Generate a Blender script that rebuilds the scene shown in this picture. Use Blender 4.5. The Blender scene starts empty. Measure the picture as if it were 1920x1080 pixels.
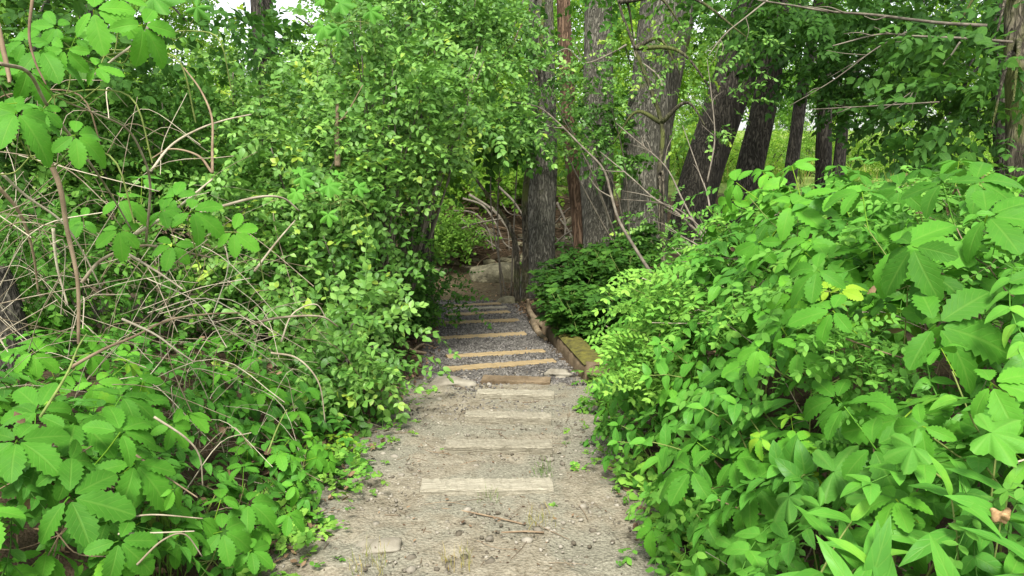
import bpy, math
import numpy as np, mathutils
from math import radians as R, pi
rng = np.random.default_rng(11)
U = rng.uniform
C = bpy.context.scene.collection
A = np.array

# ------------------------------------------------------------------ camera
PITCH, F, EYE = R(12.0), 1387.0, A([0, 0, 1.6])
FW = A([0, math.cos(PITCH), -math.sin(PITCH)]); UP = A([0, math.sin(PITCH), math.cos(PITCH)]); RT = A([1., 0, 0])
def ray(px, py): return RT*((px-960)/F) + UP*((540-py)/F) + FW
def at(px, py, d): return EYE + d*ray(px, py)

# ------------------------------------------------------------------ terrain
def sm(a, b, x):
    t = np.clip((np.asarray(x, float)-a)/(b-a), 0, 1); return t*t*(3-2*t)
def xc(y): return np.interp(y, [0, 5.5, 10, 13, 20], [-.09, -.08, -.55, -.75, -.8])
def zp(y): return np.interp(y, [-50, 2.4, 3.0, 10.4, 11.5, 13, 60], [0, 0, -.04, -.79, -.88, -.92, -.92])
def edgeR(y): return np.interp(y, [0, 2, 4, 4.9, 5.5, 6.6, 7.6, 11], [.70, .74, .74, .84, .94, .88, .70, .62])
def edgeL(y): return np.interp(y, [0, 2, 3, 4, 5.4, 6.5, 11], [.80, .84, .84, .80, .76, .62, .56])
_ph = rng.uniform(0, 6.28, (8,)); _fr = rng.uniform(.5, 3.2, (8, 2)); 
def wob(x, y):
    s = 0
    for p, f in zip(_ph, _fr): s = s + np.sin(x*f[0]+y*f[1]+p)
    return s/8
def H(x, y):
    x = np.asarray(x, float); y = np.asarray(y, float)
    u = x - xc(y)
    z = zp(y) + .025*wob(2*x, 2*y)*sm(.2, .9, np.abs(u))+.012*wob(5*x+3, 5*y)
    z = z + .62*sm(0, 1.7, u-edgeR(y)) + .34*sm(0, 1.6, -u-edgeL(y))
    hill = .42 + .10*wob(.5*x, .5*y)
    far = sm(13.2, 14.9, y + .25*wob(1.5*x, y))
    z = z*(1-far) + hill*far
    side = sm(6, 14, np.abs(x)); z = z*(1-side) + (hill)*side
    beyond = sm(40, 200, y); return z + beyond*1.2
def ER(x, y):
    u = np.maximum(0, x - xc(y) - edgeR(y) + .02)
    h = np.interp(y, [0, 1.5, 3.0, 4.3, 5.0, 5.8, 7.0, 9], [1.2, 1.26, 1.40, 1.52, 1.15, .7, .45, .3]) - .12*sm(.9, 2.2, u)*sm(1, 3, y) + .40*sm(1.2, 2.6, u)*sm(4.4, 5.6, y)*sm(9, 7.5, y)
    return np.maximum(H(x, y)+.04, zp(y) + h*(1-np.exp(-u/.30)) + (.16*wob(3*x, 3*y)+.11*wob(7*x+1, 6*y))*sm(0, .4, u))
def EL(x, y):
    u = np.maximum(0, -(x - xc(y)) - edgeL(y) + .02)
    h = np.interp(y, [0, 1.5, 2.3, 3.2, 6, 9], [1.0, 1.05, .85, .62, .55, .3])
    return np.maximum(H(x, y)+.04, zp(y) + h*(1-np.exp(-u/.45)) + .09*wob(3*x, 3*y)*sm(0, .5, u))
def hit(px, py, fn=H, d0=1.0, d1=60):
    d = np.concatenate([np.arange(d0, 12, .02), np.arange(12, d1, .1)])
    P = EYE[None] + d[:, None]*ray(px, py)[None]
    below = P[:, 2] < fn(P[:, 0], P[:, 1])
    i = int(np.argmax(below)) if below.any() else len(d)-1
    return P[i]

# ------------------------------------------------------------------ materials
def newmat(name):
    m = bpy.data.materials.new(name); m.use_nodes = True; nt = m.node_tree; nt.nodes.clear()
    def N(t, **k):
        n = nt.nodes.new(t)
        for a, b in k.items():
            if a in n.inputs.keys(): n.inputs[a].default_value = b
            else: setattr(n, a, b)
        return n
    L = lambda a, b: nt.links.new(a, b)
    return m, N, L
def ramp(N, stops):
    n = N('ShaderNodeValToRGB'); e = n.color_ramp.elements
    while len(e) < len(stops): e.new(.5)
    for q, (p, c) in zip(e, stops): q.position = p; q.color = (*c, 1)
    return n
def math_(N, L, op, a, b=None, c=None):
    n = N('ShaderNodeMath', operation=op)
    for i, v in enumerate((a, b, c)):
        if v is None: continue
        if isinstance(v, (int, float)): n.inputs[i].default_value = v
        else: L(v, n.inputs[i])
    return n.outputs[0]
def smooth(N, L, v, a, b, lo=0., hi=1.):
    n = N('ShaderNodeMapRange', interpolation_type='SMOOTHSTEP')
    L(v, n.inputs[0]); n.inputs[1].default_value = a; n.inputs[2].default_value = b; n.inputs[3].default_value = lo; n.inputs[4].default_value = hi
    return n.outputs[0]
def mix(N, L, f, a, b, mode='MIX'):
    n = N('ShaderNodeMix', data_type='RGBA', blend_type=mode)
    for i, v in ((0, f), (6, a), (7, b)):
        if isinstance(v, (int, float)): n.inputs[i].default_value = v
        elif isinstance(v, tuple): n.inputs[i].default_value = (*v, 1)
        else: L(v, n.inputs[i])
    return n.outputs[2]

def leafmat(name, stops, veins=7, vein=.35, trans=.28, rough=.55, spec=.14, under=.2):
    m, N, L = newmat(name)
    o = N('ShaderNodeOutputMaterial')
    at_ = N('ShaderNodeAttribute', attribute_name='luv'); sp = N('ShaderNodeSeparateXYZ'); L(at_.outputs['Vector'], sp.inputs[0])
    ti = N('ShaderNodeAttribute', attribute_name='tint')
    u = math_(N, L, 'MULTIPLY', math_(N, L, 'ABSOLUTE', math_(N, L, 'SUBTRACT', sp.outputs[0], .5)), 2.)
    mid = smooth(N, L, u, .03, .13, 1., 0.)
    w = math_(N, L, 'SINE', math_(N, L, 'MULTIPLY', math_(N, L, 'SUBTRACT', sp.outputs[1], math_(N, L, 'MULTIPLY', u, .28)), veins*6.283))
    side = math_(N, L, 'MULTIPLY', smooth(N, L, w, .72, 1.), .55)
    vn = math_(N, L, 'MAXIMUM', mid, side)
    geo = N('ShaderNodeNewGeometry')
    no = N('ShaderNodeTexNoise'); no.inputs['Scale'].default_value = 26; no.inputs['Detail'].default_value = 3; L(geo.outputs['Position'], no.inputs['Vector'])
    t2 = math_(N, L, 'ADD', ti.outputs['Fac'], math_(N, L, 'MULTIPLY', math_(N, L, 'SUBTRACT', no.outputs[0], .5), .35))
    cr = ramp(N, stops); L(t2, cr.inputs[0])
    lite = mix(N, L, .5, cr.outputs[0], (.26, .42, .08))
    c = mix(N, L, math_(N, L, 'MULTIPLY', vn, vein), cr.outputs[0], lite)
    c = mix(N, L, math_(N, L, 'MULTIPLY', geo.outputs['Backfacing'], under), c, (.11, .25, .07))
    bu = N('ShaderNodeBump'); bu.inputs['Strength'].default_value = .28; bu.inputs['Distance'].default_value = .004; L(math_(N, L, 'MULTIPLY', vn, -1.), bu.inputs['Height'])
    p = N('ShaderNodeBsdfPrincipled'); L(c, p.inputs['Base Color']); p.inputs['Roughness'].default_value = rough; p.inputs['Specular IOR Level'].default_value = spec; L(bu.outputs[0], p.inputs['Normal'])
    tr = N('ShaderNodeBsdfTranslucent'); L(mix(N, L, .5, c, mix(N, L, 1., c, (1.5, 1.45, .55), 'MULTIPLY')), tr.inputs[0])
    mx = N('ShaderNodeMixShader'); mx.inputs[0].default_value = trans; L(p.outputs[0], mx.inputs[1]); L(tr.outputs[0], mx.inputs[2]); L(mx.outputs[0], o.inputs[0])
    return m
def barkmat(name, dark, light, sxy=16, sz=2.2, moss=0., strength=.8):
    m, N, L = newmat(name); o = N('ShaderNodeOutputMaterial')
    tc = N('ShaderNodeTexCoord'); mp = N('ShaderNodeMapping'); mp.inputs['Scale'].default_value = (sxy, sxy, sz); L(tc.outputs['Object'], mp.inputs[0])
    n1 = N('ShaderNodeTexNoise'); n1.inputs['Scale'].default_value = 1.6; n1.inputs['Detail'].default_value = 6; n1.inputs['Roughness'].default_value = .65; L(mp.outputs[0], n1.inputs['Vector'])
    n3 = N('ShaderNodeTexNoise'); n3.inputs['Scale'].default_value = 1.1; n3.inputs['Detail'].default_value = 2; n3.inputs['Distortion'].default_value = .6; L(mp.outputs[0], n3.inputs['Vector'])
    rid = smooth(N, L, math_(N, L, 'ABSOLUTE', math_(N, L, 'SUBTRACT', n3.outputs[0], .5)), 0, .16)
    h = math_(N, L, 'ADD', math_(N, L, 'MULTIPLY', rid, .55), math_(N, L, 'MULTIPLY', n1.outputs[0], .5))
    n2 = N('ShaderNodeTexNoise'); n2.inputs['Scale'].default_value = 2.3; n2.inputs['Detail'].default_value = 4; L(tc.outputs['Object'], n2.inputs['Vector'])
    cr = ramp(N, [(.22, dark), (.85, light)]); L(h, cr.inputs[0])
    c = mix(N, L, smooth(N, L, n2.outputs[0], .45, .7, 0, .5), cr.outputs[0], tuple(.55*a for a in light))
    if moss:
        c = mix(N, L, smooth(N, L, n2.outputs[0], .62-.35*moss, .75-.3*moss, 0, .75), c, (.11, .13, .03))
    bu = N('ShaderNodeBump'); bu.inputs['Strength'].default_value = strength; bu.inputs['Distance'].default_value = .03; L(h, bu.inputs['Height'])
    p = N('ShaderNodeBsdfPrincipled'); L(c, p.inputs['Base Color']); p.inputs['Roughness'].default_value = .9; p.inputs['Specular IOR Level'].default_value = .2; L(bu.outputs[0], p.inputs['Normal']); L(p.outputs[0], o.inputs[0])
    return m
def plainmat(name, a, b, scale=20, rough=.85, bump=.4, dist=.01, stretch=(1, 1, 1), detail=5, c2=None):
    m, N, L = newmat(name); o = N('ShaderNodeOutputMaterial')
    tc = N('ShaderNodeTexCoord'); mp = N('ShaderNodeMapping'); mp.inputs['Scale'].default_value = stretch; L(tc.outputs['Object'], mp.inputs[0])
    n = N('ShaderNodeTexNoise'); n.inputs['Scale'].default_value = scale; n.inputs['Detail'].default_value = detail; n.inputs['Roughness'].default_value = .6; L(mp.outputs[0], n.inputs['Vector'])
    ti = N('ShaderNodeAttribute', attribute_name='tint')
    f = math_(N, L, 'ADD', n.outputs[0], math_(N, L, 'MULTIPLY', ti.outputs['Fac'], .5))
    cr = ramp(N, [(.3, a), (.8, b)] + ([(1., c2)] if c2 else [])); L(f, cr.inputs[0])
    bu = N('ShaderNodeBump'); bu.inputs['Strength'].default_value = bump; bu.inputs['Distance'].default_value = dist; L(n.outputs[0], bu.inputs['Height'])
    p = N('ShaderNodeBsdfPrincipled'); L(cr.outputs[0], p.inputs['Base Color']); p.inputs['Roughness'].default_value = rough; p.inputs['Specular IOR Level'].default_value = .25; L(bu.outputs[0], p.inputs['Normal']); L(p.outputs[0], o.inputs[0])
    return m

def groundmat():
    m, N, L = newmat('ground_soil'); o = N('ShaderNodeOutputMaterial')
    geo = N('ShaderNodeNewGeometry')
    def noise(s, d=5, r=.6):
        n = N('ShaderNodeTexNoise'); n.inputs['Scale'].default_value = s; n.inputs['Detail'].default_value = d; n.inputs['Roughness'].default_value = r; L(geo.outputs['Position'], n.inputs['Vector']); return n.outputs[0]
    big, midn, fine = noise(2.2), noise(11, 6, .7), noise(75, 4, .7)
    def mask(nm, amp=.5):
        a = N('ShaderNodeAttribute', attribute_name=nm)
        return smooth(N, L, math_(N, L, 'ADD', a.outputs['Fac'], math_(N, L, 'MULTIPLY', math_(N, L, 'SUBTRACT', midn, .5), amp)), .35, .65)
    dirt = ramp(N, [(.32, (.085, .068, .043)), (.46, (.205, .178, .125)), (.68, (.365, .33, .25))]); L(math_(N, L, 'ADD', math_(N, L, 'MULTIPLY', midn, .5), math_(N, L, 'MULTIPLY', fine, .5)), dirt.inputs[0])
    grey = ramp(N, [(.3, (.11, .103, .075)), (.7, (.32, .305, .23))]); L(fine, grey.inputs[0])
    dirt2 = mix(N, L, smooth(N, L, big, .44, .56, 0, .85), dirt.outputs[0], grey.outputs[0])
    vo = N('ShaderNodeTexVoronoi'); vo.inputs['Scale'].default_value = 70; L(geo.outputs['Position'], vo.inputs['Vector'])
    vs = N('ShaderNodeSeparateColor'); L(vo.outputs['Color'], vs.inputs[0])
    grav = ramp(N, [(.0, (.052, .047, .041)), (.6, (.112, .103, .09)), (1., (.23, .215, .19))]); L(vs.outputs[0], grav.inputs[0])
    soil = ramp(N, [(.3, (.030, .022, .014)), (.55, (.085, .06, .036)), (.8, (.17, .125, .08))]); L(math_(N, L, 'ADD', math_(N, L, 'MULTIPLY', midn, .6), math_(N, L, 'MULTIPLY', fine, .4)), soil.inputs[0])
    mead = ramp(N, [(.3, (.10, .16, .03)), (.7, (.26, .33, .08))]); L(midn, mead.inputs[0])
    floor = ramp(N, [(.3, (.055, .043, .024)), (.7, (.15, .12, .065))]); L(midn, floor.inputs[0])
    c = mix(N, L, mask('dirt'), soil.outputs[0], dirt2)
    c = mix(N, L, mask('gravel', .9), c, grav.outputs[0])
    c = mix(N, L, mask('floor'), c, floor.outputs[0])
    c = mix(N, L, mask('meadow'), c, mead.outputs[0])
    hgt = math_(N, L, 'ADD', math_(N, L, 'MULTIPLY', fine, .5), math_(N, L, 'ADD', midn, math_(N, L, 'MULTIPLY', vo.outputs['Distance'], -.6)))
    bu = N('ShaderNodeBump'); bu.inputs['Strength'].default_value = .7; bu.inputs['Distance'].default_value = .02; L(hgt, bu.inputs['Height'])
    p = N('ShaderNodeBsdfPrincipled'); L(c, p.inputs['Base Color']); p.inputs['Roughness'].default_value = .95; p.inputs['Specular IOR Level'].default_value = .15; L(bu.outputs[0], p.inputs['Normal']); L(p.outputs[0], o.inputs[0])
    return m

G = lambda r, g, b: (r, g, b)
M = {
 'creeper': leafmat('creeper_leaf', [(0, G(0.041, 0.143, 0.013)), (.45, G(0.080, 0.260, 0.022)), (.8, G(0.124, 0.357, 0.029)), (1, G(0.271, 0.449, 0.032))], 7, .30),
 'ovate': leafmat('ovate_leaf', [(0, G(0.041, 0.140, 0.018)), (.5, G(0.081, 0.260, 0.031)), (.85, G(0.115, 0.330, 0.036)), (1, G(0.196, 0.420, 0.045))], 4, .32, rough=.38),
 'locust': leafmat('locust_leaf', [(0, G(0.068, 0.188, 0.026)), (.5, G(0.128, 0.323, 0.043)), (1, G(0.256, 0.470, 0.069))], 5, .12),
 'honey': leafmat('honeysuckle_leaf', [(0, G(0.052, 0.146, 0.021)), (.5, G(0.125, 0.285, 0.045)), (.85, G(0.220, 0.407, 0.079)), (1, G(0.352, 0.488, 0.056))], 4, .14, rough=.42, spec=.32, under=.3),
 'dark': leafmat('shade_leaf', [(0, G(0.019, 0.063, 0.011)), (.5, G(0.043, 0.127, 0.017)), (1, G(0.092, 0.218, 0.027))], 5, .2),  # dark canopy green; on thicket bushes it carries their shade in the colour
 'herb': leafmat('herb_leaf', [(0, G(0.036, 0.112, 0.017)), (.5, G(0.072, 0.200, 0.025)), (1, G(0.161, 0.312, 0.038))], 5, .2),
 'sunny': leafmat('sunlit_leaf', [(0, G(0.073, 0.175, 0.019)), (.5, G(0.169, 0.338, 0.036)), (1, G(0.338, 0.500, 0.059))], 4, .1, trans=.5),  # yellow green raised so that sunlight sits in the leaf colour
 'grass': leafmat('grass_blade', [(0, G(0.074, 0.165, 0.021)), (.6, G(0.148, 0.275, 0.037)), (1, G(0.443, 0.352, 0.125))], 1, .0),
 'bark': barkmat('grey_bark', (.052, .049, .037), (.25, .236, .185), 34, 2.0, moss=.08, strength=.9),
 'bark2': barkmat('dark_bark', (.016, .0145, .011), (.088, .079, .061), 24, 2.0),
 'bark3': barkmat('mossy_bark', (.03, .026, .018), (.15, .13, .09), 26, 4, moss=.5),
 'redbark': barkmat('peeling_red_bark', (.055, .034, .02), (.21, .135, .085), 22, 1.2),
 'cane': plainmat('dry_cane', (.17, .13, .08), (.50, .44, .32), 14),
 'cane2': plainmat('brown_cane', (.13, .085, .05), (.34, .255, .16), 14),
 'twig': plainmat('grey_twig', (.09, .075, .055), (.28, .245, .185), 12),
 'greenstem': plainmat('green_stem', (.12, .17, .04), (.28, .32, .09), 25),
 'wood': plainmat('weathered_board', (.17, .15, .105), (.48, .44, .335), 6, bump=1., dist=.01, stretch=(1.8, 24, 24), c2=(.48, .44, .34)),
 'newwood': plainmat('fresh_board', (.20, .145, .07), (.42, .32, .175), 5, bump=.6, dist=.006, stretch=(2, 26, 26), c2=(.46, .37, .22)),
 'mosswood': plainmat('mossy_timber', (.10, .07, .04), (.24, .18, .11), 8, bump=.8, dist=.02, stretch=(1, 1, 1)),
 'moss': plainmat('moss', (.06, .055, .02), (.20, .185, .03), 14, bump=1, dist=.03),
 'stone': plainmat('pale_stone', (.15, .13, .095), (.36, .33, .26), 9, bump=.6, dist=.02),
 'boulder': plainmat('lichen_boulder', (.07, .062, .038), (.36, .33, .20), 7, bump=1., dist=.08),
 'pebble': plainmat('pebble', (.10, .085, .06), (.33, .30, .24), 3, bump=.2),
 'gravel': plainmat('crushed_gravel', (.050, .046, .041), (.215, .20, .178), 3, bump=.2),
 'litter': plainmat('dead_leaf', (.05, .028, .015), (.26, .17, .095), 9, bump=.3),
 'driftwood': plainmat('bare_wood', (.13, .095, .055), (.36, .28, .18), 10, bump=.7, dist=.02, stretch=(1, 1, 1)),
 'orange': plainmat('orange_paint', (.75, .20, .03), (.85, .30, .05), 12, rough=.6),
 'stake': plainmat('pale_lath', (.5, .40, .22), (.65, .55, .33), 12),
 'seed': plainmat('dry_flower', (.30, .17, .08), (.48, .32, .16), 60),
 'ground': groundmat(),
}

# ------------------------------------------------------------------ mesh helpers
class MB:
    def __init__(s): s.V, s.F, s.L, s.T, s.n = [], [], [], [], 0
    def add(s, V, F, L=None, T=0.):
        V = np.asarray(V, float); k = len(V)
        s.V.append(V); s.F.append(np.asarray(F, int)+s.n)
        s.L.append(np.full((k, 2), .5) if L is None else L); s.T.append(np.full(k, T) if np.isscalar(T) else T); s.n += k; return s
    def inst(s, tp, d, n, pos, sc=1., tint=0.):
        """copies of template tp = (V, F, L, T): its +Y along d, its +Z near n."""
        V, F, L, T = tp; d = np.atleast_2d(d).astype(float); m = len(d)
        if m == 0: return s
        X, Y, Z = frames(d, np.broadcast_to(n, d.shape))
        Q = np.stack([X, Y, Z], 2)*np.broadcast_to(np.asarray(sc, float).reshape(-1, 1, 1), (m, 1, 1))
        P = np.einsum('mij,vj->mvi', Q, V) + np.atleast_2d(pos)[:, None]
        k = len(V)
        FF = (F[None]+(np.arange(m)*k)[:, None, None]).reshape(-1, 4)
        TT = (T[None] + np.broadcast_to(np.asarray(tint, float).reshape(-1, 1), (m, 1))).reshape(-1)
        return s.add(P.reshape(-1, 3), FF, np.tile(L, (m, 1)), TT)
    def tpl(s): return np.concatenate(s.V), np.concatenate(s.F), np.concatenate(s.L), np.concatenate(s.T)
    def mesh(s, name, mat, org=(0, 0, 0), flat=False):
        V, F, L, T = s.tpl(); V = V - A(org)
        me = bpy.data.meshes.new(name); nv, nf = len(V), len(F)
        me.vertices.add(nv); me.vertices.foreach_set('co', V.astype(np.float32).ravel())
        me.loops.add(nf*4); me.loops.foreach_set('vertex_index', F.astype(np.int32).ravel())
        me.polygons.add(nf); me.polygons.foreach_set('loop_start', np.arange(0, nf*4, 4, dtype=np.int32))
        me.polygons.foreach_set('use_smooth', np.full(nf, not flat))
        a = me.attributes.new('luv', 'FLOAT_VECTOR', 'POINT'); a.data.foreach_set('vector', np.c_[L, np.zeros(nv)].astype(np.float32).ravel())
        a = me.attributes.new('tint', 'FLOAT', 'POINT'); a.data.foreach_set('value', T.astype(np.float32))
        me.update(calc_edges=True); me.validate(); me.materials.append(M[mat]); return me
    def build(s, name, mat, parent=None, org=(0, 0, 0), flat=False):
        return link(name, s.mesh(name, mat, org, flat), parent)
def link(name, me, parent=None):
    o = bpy.data.objects.new(name, me); C.objects.link(o); o.parent = parent; return o
def unit(v): v = np.asarray(v, float); return v/np.maximum(1e-9, np.linalg.norm(v, axis=-1, keepdims=True))
def frames(d, n):
    Y = unit(d); X = np.cross(Y, n); bad = np.linalg.norm(X, axis=1) < 1e-3
    if bad.any(): X[bad] = np.cross(Y[bad], [1., .2, .1])
    X = unit(X); return X, Y, np.cross(X, Y)
def sph(m):
    v = rng.normal(size=(m, 3)); return unit(v)
def tag(o, label, cat, group=None, kind=None):
    if kind: o['kind'] = kind
    if label: o['label'] = label
    if cat: o['category'] = cat
    if group: o['group'] = group
    return o
def thing(name, label, cat, loc=(0, 0, 0), group=None):
    o = bpy.data.objects.new(name, None); C.objects.link(o); o.location = loc; o.empty_display_size = .1
    return tag(o, label, cat, group)
def copy_tree(o, loc, mat=None, label=None, group=None):
    c = o.copy(); C.objects.link(c); c.location = loc
    if mat is not None: c.rotation_mode = 'QUATERNION'; c.rotation_quaternion = mat
    if label: c['label'] = label
    if group: c['group'] = group
    for ch in o.children:
        k = ch.copy(); C.objects.link(k); k.parent = c
    return c

def spline(P, n):
    P = np.asarray(P, float); k = len(P)
    if k == 2: t = np.linspace(0, 1, n)[:, None]; return P[0]*(1-t)+P[1]*t
    Q = np.vstack([2*P[0]-P[1], P, 2*P[-1]-P[-2]])
    s = np.linspace(0, k-1-1e-6, n); i = s.astype(int); t = (s-i)[:, None]
    a, b, c, d = Q[i], Q[i+1], Q[i+2], Q[i+3]
    return .5*((2*b)+(c-a)*t+(2*a-5*b+4*c-d)*t**2+(3*b-a-3*c+d)*t**3)
def tube(mb, P, r, n=None, sides=6, tint=0., bark=0., ridges=0, flare=0., closed=True):
    P = np.asarray(P, float); r = np.full(len(P), r) if np.isscalar(r) else np.asarray(r, float)
    if n:
        q = np.c_[P, r]; q = spline(q, n); P, r = q[:, :3], np.maximum(q[:, 3], 1e-4)
    k = len(P); D = unit(np.gradient(P, axis=0)); ref = A([1., 0, 0]) if abs(D[0][0]) < .8 else A([0, 1., 0])
    X = np.zeros_like(P); X[0] = unit(np.cross(D[0], ref))
    for i in range(1, k): X[i] = unit(X[i-1]-D[i]*np.dot(X[i-1], D[i]))
    Yv = np.cross(D, X); th = np.linspace(0, 2*pi, sides, endpoint=False)
    rr = r[:, None]*np.ones(sides)
    if bark:
        s = np.concatenate([[0], np.cumsum(np.linalg.norm(np.diff(P, axis=0), axis=1))])[:, None]
        w = 0
        for q in range(5):
            w = w + np.sin(rng.integers(1, 5)*th[None]+s*U(-2., 2.)+U(0, 6.3))*U(.2, .6)
        ph = 1.2*np.sin(s*U(1.5, 2.5)+U(0, 6))+.8*np.sin(s*U(4, 6)+th[None]*2)
        rd = np.abs(np.sin(.5*ridges*th[None]+ph))**.7 + .5*np.abs(np.sin(.5*(ridges*1.6//1)*th[None]-1.3*ph+1.))
        rr = rr*(1+.045*w) + bark*(rd-1.)
    if flare:
        s = np.linspace(0, 1, k)[:, None]; rr = rr*(1+flare*np.exp(-s*k/5.)*(.6+.4*np.sin(5*th[None]+1.)))
    V = P[:, None]+rr[..., None]*(np.cos(th)[None, :, None]*X[:, None]+np.sin(th)[None, :, None]*Yv[:, None])
    i, j = np.meshgrid(np.arange(k-1), np.arange(sides), indexing='ij'); j2 = (j+1) % sides
    Fq = np.stack([i*sides+j, i*sides+j2, (i+1)*sides+j2, (i+1)*sides+j], -1).reshape(-1, 4)
    V = V.reshape(-1, 3)
    if closed:
        V = np.vstack([V, P[0], P[-1]]); a, b = len(V)-2, len(V)-1
        js = np.arange(0, sides-1, 2) if sides % 2 == 0 else np.arange(0, sides-1, 2)
        e0 = np.stack([np.full(len(js), a), (js+2) % sides, js+1, js], 1)
        e1 = np.stack([np.full(len(js), b), js, js+1, (js+2) % sides], 1)+A([0, 1, 1, 1])*(k-1)*sides
        Fq = np.vstack([Fq, e0, e1])
    mb.add(V, Fq, None, tint); return mb
def grid(mb, V, r, c, L=None, T=0.):
    i, j = np.meshgrid(np.arange(r-1), np.arange(c-1), indexing='ij')
    mb.add(V, np.stack([i*c+j, i*c+j+1, (i+1)*c+j+1, (i+1)*c+j], -1).reshape(-1, 4), L, T)
def boxm(mb, a, b, w, h, up=(0, 0, 1), seg=14, wear=.004, tint=0., bevel=.006):
    """squared timber from a to b (top face centre line), width w, height h, slightly worn"""
    a, b = A(a), A(b); d = unit(b-a); s = unit(np.cross(d, up)); z = np.cross(s, d)
    e = bevel; prof = [(-w/2, -h), (-w/2, -e), (-w/2+e, 0), (0, .0), (w/2-e, 0), (w/2, -e), (w/2, -h)]
    V = []
    for t in np.linspace(0, 1, seg):
        for (x, y) in prof: V.append(a+(b-a)*t+s*(x+U(-wear, wear))+z*(y+U(-wear, wear)))
    k = len(prof); grid(mb, A(V), seg, k, None, tint)
    V = A(V); 
    for r0, fl in ((0, 1), ((seg-1)*k, -1)):
        q = A([[0, 1, 5, 6], [1, 2, 4, 5], [2, 3, 3, 4]])+r0; mb.add(V, np.vstack([q])[:2, ::fl], None, tint)
        V2 = V
def stone(mb, c, s, seed=None, tint=0., sub=10, rough=.16):
    th = np.linspace(0, 2*pi, sub*2, endpoint=False); ph = np.linspace(.02, pi-.02, sub)
    d = np.stack([np.sin(ph)[:, None]*np.cos(th), np.sin(ph)[:, None]*np.sin(th), np.cos(ph)[:, None]*np.ones_like(th)], -1)
    k = rng.normal(size=(7, 3))*2.2; p = U(0, 6.3, 7); f = 1+sum(rough/(1+.25*i)*np.sin(d@k[i]+p[i]) for i in range(7))
    d = np.sign(d)*np.abs(d)**.8
    V = (d*f[..., None]*A(s)).reshape(-1, 3)+A(c)
    n = sub*2; i, j = np.meshgrid(np.arange(sub-1), np.arange(n), indexing='ij'); j2 = (j+1) % n
    mb.add(V, np.stack([i*n+j, (i+1)*n+j, (i+1)*n+j2, i*n+j2], -1).reshape(-1, 4), None, tint); return mb

# ------------------------------------------------------------------ leaves
P_OV = lambda t: t**.45*(1-t)**.85
P_OB = lambda t: t**.78*(1-t)**.68
P_EL = lambda t: np.sin(pi*t**.92)**.85
P_LA = lambda t: t**.55*(1-t)**1.0
def leaf(L, W, rows, cols, prof, teeth=0, amp=0., fold=.22, droop=.25, pleat=0., tw=0.):
    t = np.linspace(0, 1, rows+1); s = np.linspace(-1, 1, cols); p = prof(np.linspace(0, 1, 101)); hw = W/2*prof(t)/np.nanmax(p); hw = np.maximum(hw, .012*W)
    e = np.abs(s)[None]; tt = t[:, None]
    w = hw[:, None]*np.ones(cols); yy = tt*L*np.ones(cols)
    if teeth:
        tri = 1-np.abs(((tt*teeth) % 1)*2-1); w = w*(1+amp*(tri-.5)*(e > .9)); yy = yy+(e > .9)*.02*L*np.sin(pi*tt)
    x = s[None]*w
    z = fold*np.abs(x)*(1-.4*e) - droop*L*tt**2 + pleat*L*np.sin(6.283*teeth*(tt-.22*e))*e*np.sin(pi*tt) + tw*x*tt
    z = z + .02*L*np.sin(tt*9+2*s[None]+droop*20)*e*np.sin(pi*tt)
    V = np.stack([x, yy, z+0*x], -1).reshape(-1, 3)
    Lu = np.stack([np.broadcast_to((s[None]+1)/2, x.shape), np.broadcast_to(tt, x.shape)], -1).reshape(-1, 2)
    mb = MB(); grid(mb, V, rows+1, cols, Lu); return mb.tpl()
def lobed(Rr, lobes, na=64, nr=6, teeth=26):
    th = np.linspace(-2.62, 2.62, na+1); ctr = A([-2.0, -.95, 0, .95, 2.0]); amp = A([.72, .9, 1.0, .9, .72])
    di = np.abs(th[:, None]-ctr); k = di.argmin(1); r = amp[k]*(1-lobes*(di.min(1)/.5)**1.3); r = r*(1+.09*(1-2*np.abs(((th*teeth/5.24) % 1)-.5)-.5))
    r[0] *= .8; r[-1] *= .8
    q = np.linspace(0.02, 1, nr); x = np.sin(th)[:, None]*r[:, None]*q*Rr; y = np.cos(th)[:, None]*r[:, None]*q*Rr
    z = .045*Rr*np.sin(th*6.6+.3)[:, None]*q**1.5 - .25*Rr*q**2*(.6+.4*np.cos(th))[:, None]
    u = .5+(th-ctr[k])/.95*.5
    L = np.stack([np.broadcast_to(u[:, None], x.shape), np.broadcast_to(q, x.shape)], -1).reshape(-1, 2)
    mb = MB(); grid(mb, np.stack([x, y, z], -1).reshape(-1, 3), na+1, nr, L); return mb.tpl()
def petiole(mb, a, b, r=.0018, sag=.01): 
    m = (A(a)+A(b))/2+A([0, 0, -sag]); tube(mb, [a, m, b], r, sides=4, closed=False, tint=.55)

LF_CREEP = [leaf(.115, .062, 16, 5, P_OB, 8, .24, fold=f, droop=d, pleat=.012, tw=w) for f, d, w in ((.25, .22, .1), (.1, .4, -.2), (.4, .12, .05), (.3, .6, .25), (.15, .3, -.3))]
LF_CREEP_LO = leaf(.105, .060, 8, 3, P_OB, 4, .3, .22, .25)
def compound(five=True, lo=False):
    mb = MB(); angs = [-112, -52, 0, 52, 112] if five else [-75, 0, 75]; scs = [.68, .9, 1.05, .9, .68] if five else [.95, 1, .95]
    for a, s in zip(angs, scs):
        a = R(a+U(-9, 9)); d = A([math.sin(a), math.cos(a), U(-.35, .12)]); n = A([U(-.22, .22), U(-.22, .22), 1]) 
        mb.inst(LF_CREEP_LO if lo else LF_CREEP[rng.integers(5)], d, n, d*.012, s*U(.92, 1.08), U(-.06, .06))
    petiole(mb, (0, 0, 0), (U(-.02, .02), -.05, -.11)); return mb.tpl()
CREEP = [compound() for _ in range(10)]; CREEP3 = [compound(False) for _ in range(2)]
CREEP_LO = [compound(True, True) for _ in range(4)]
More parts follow.
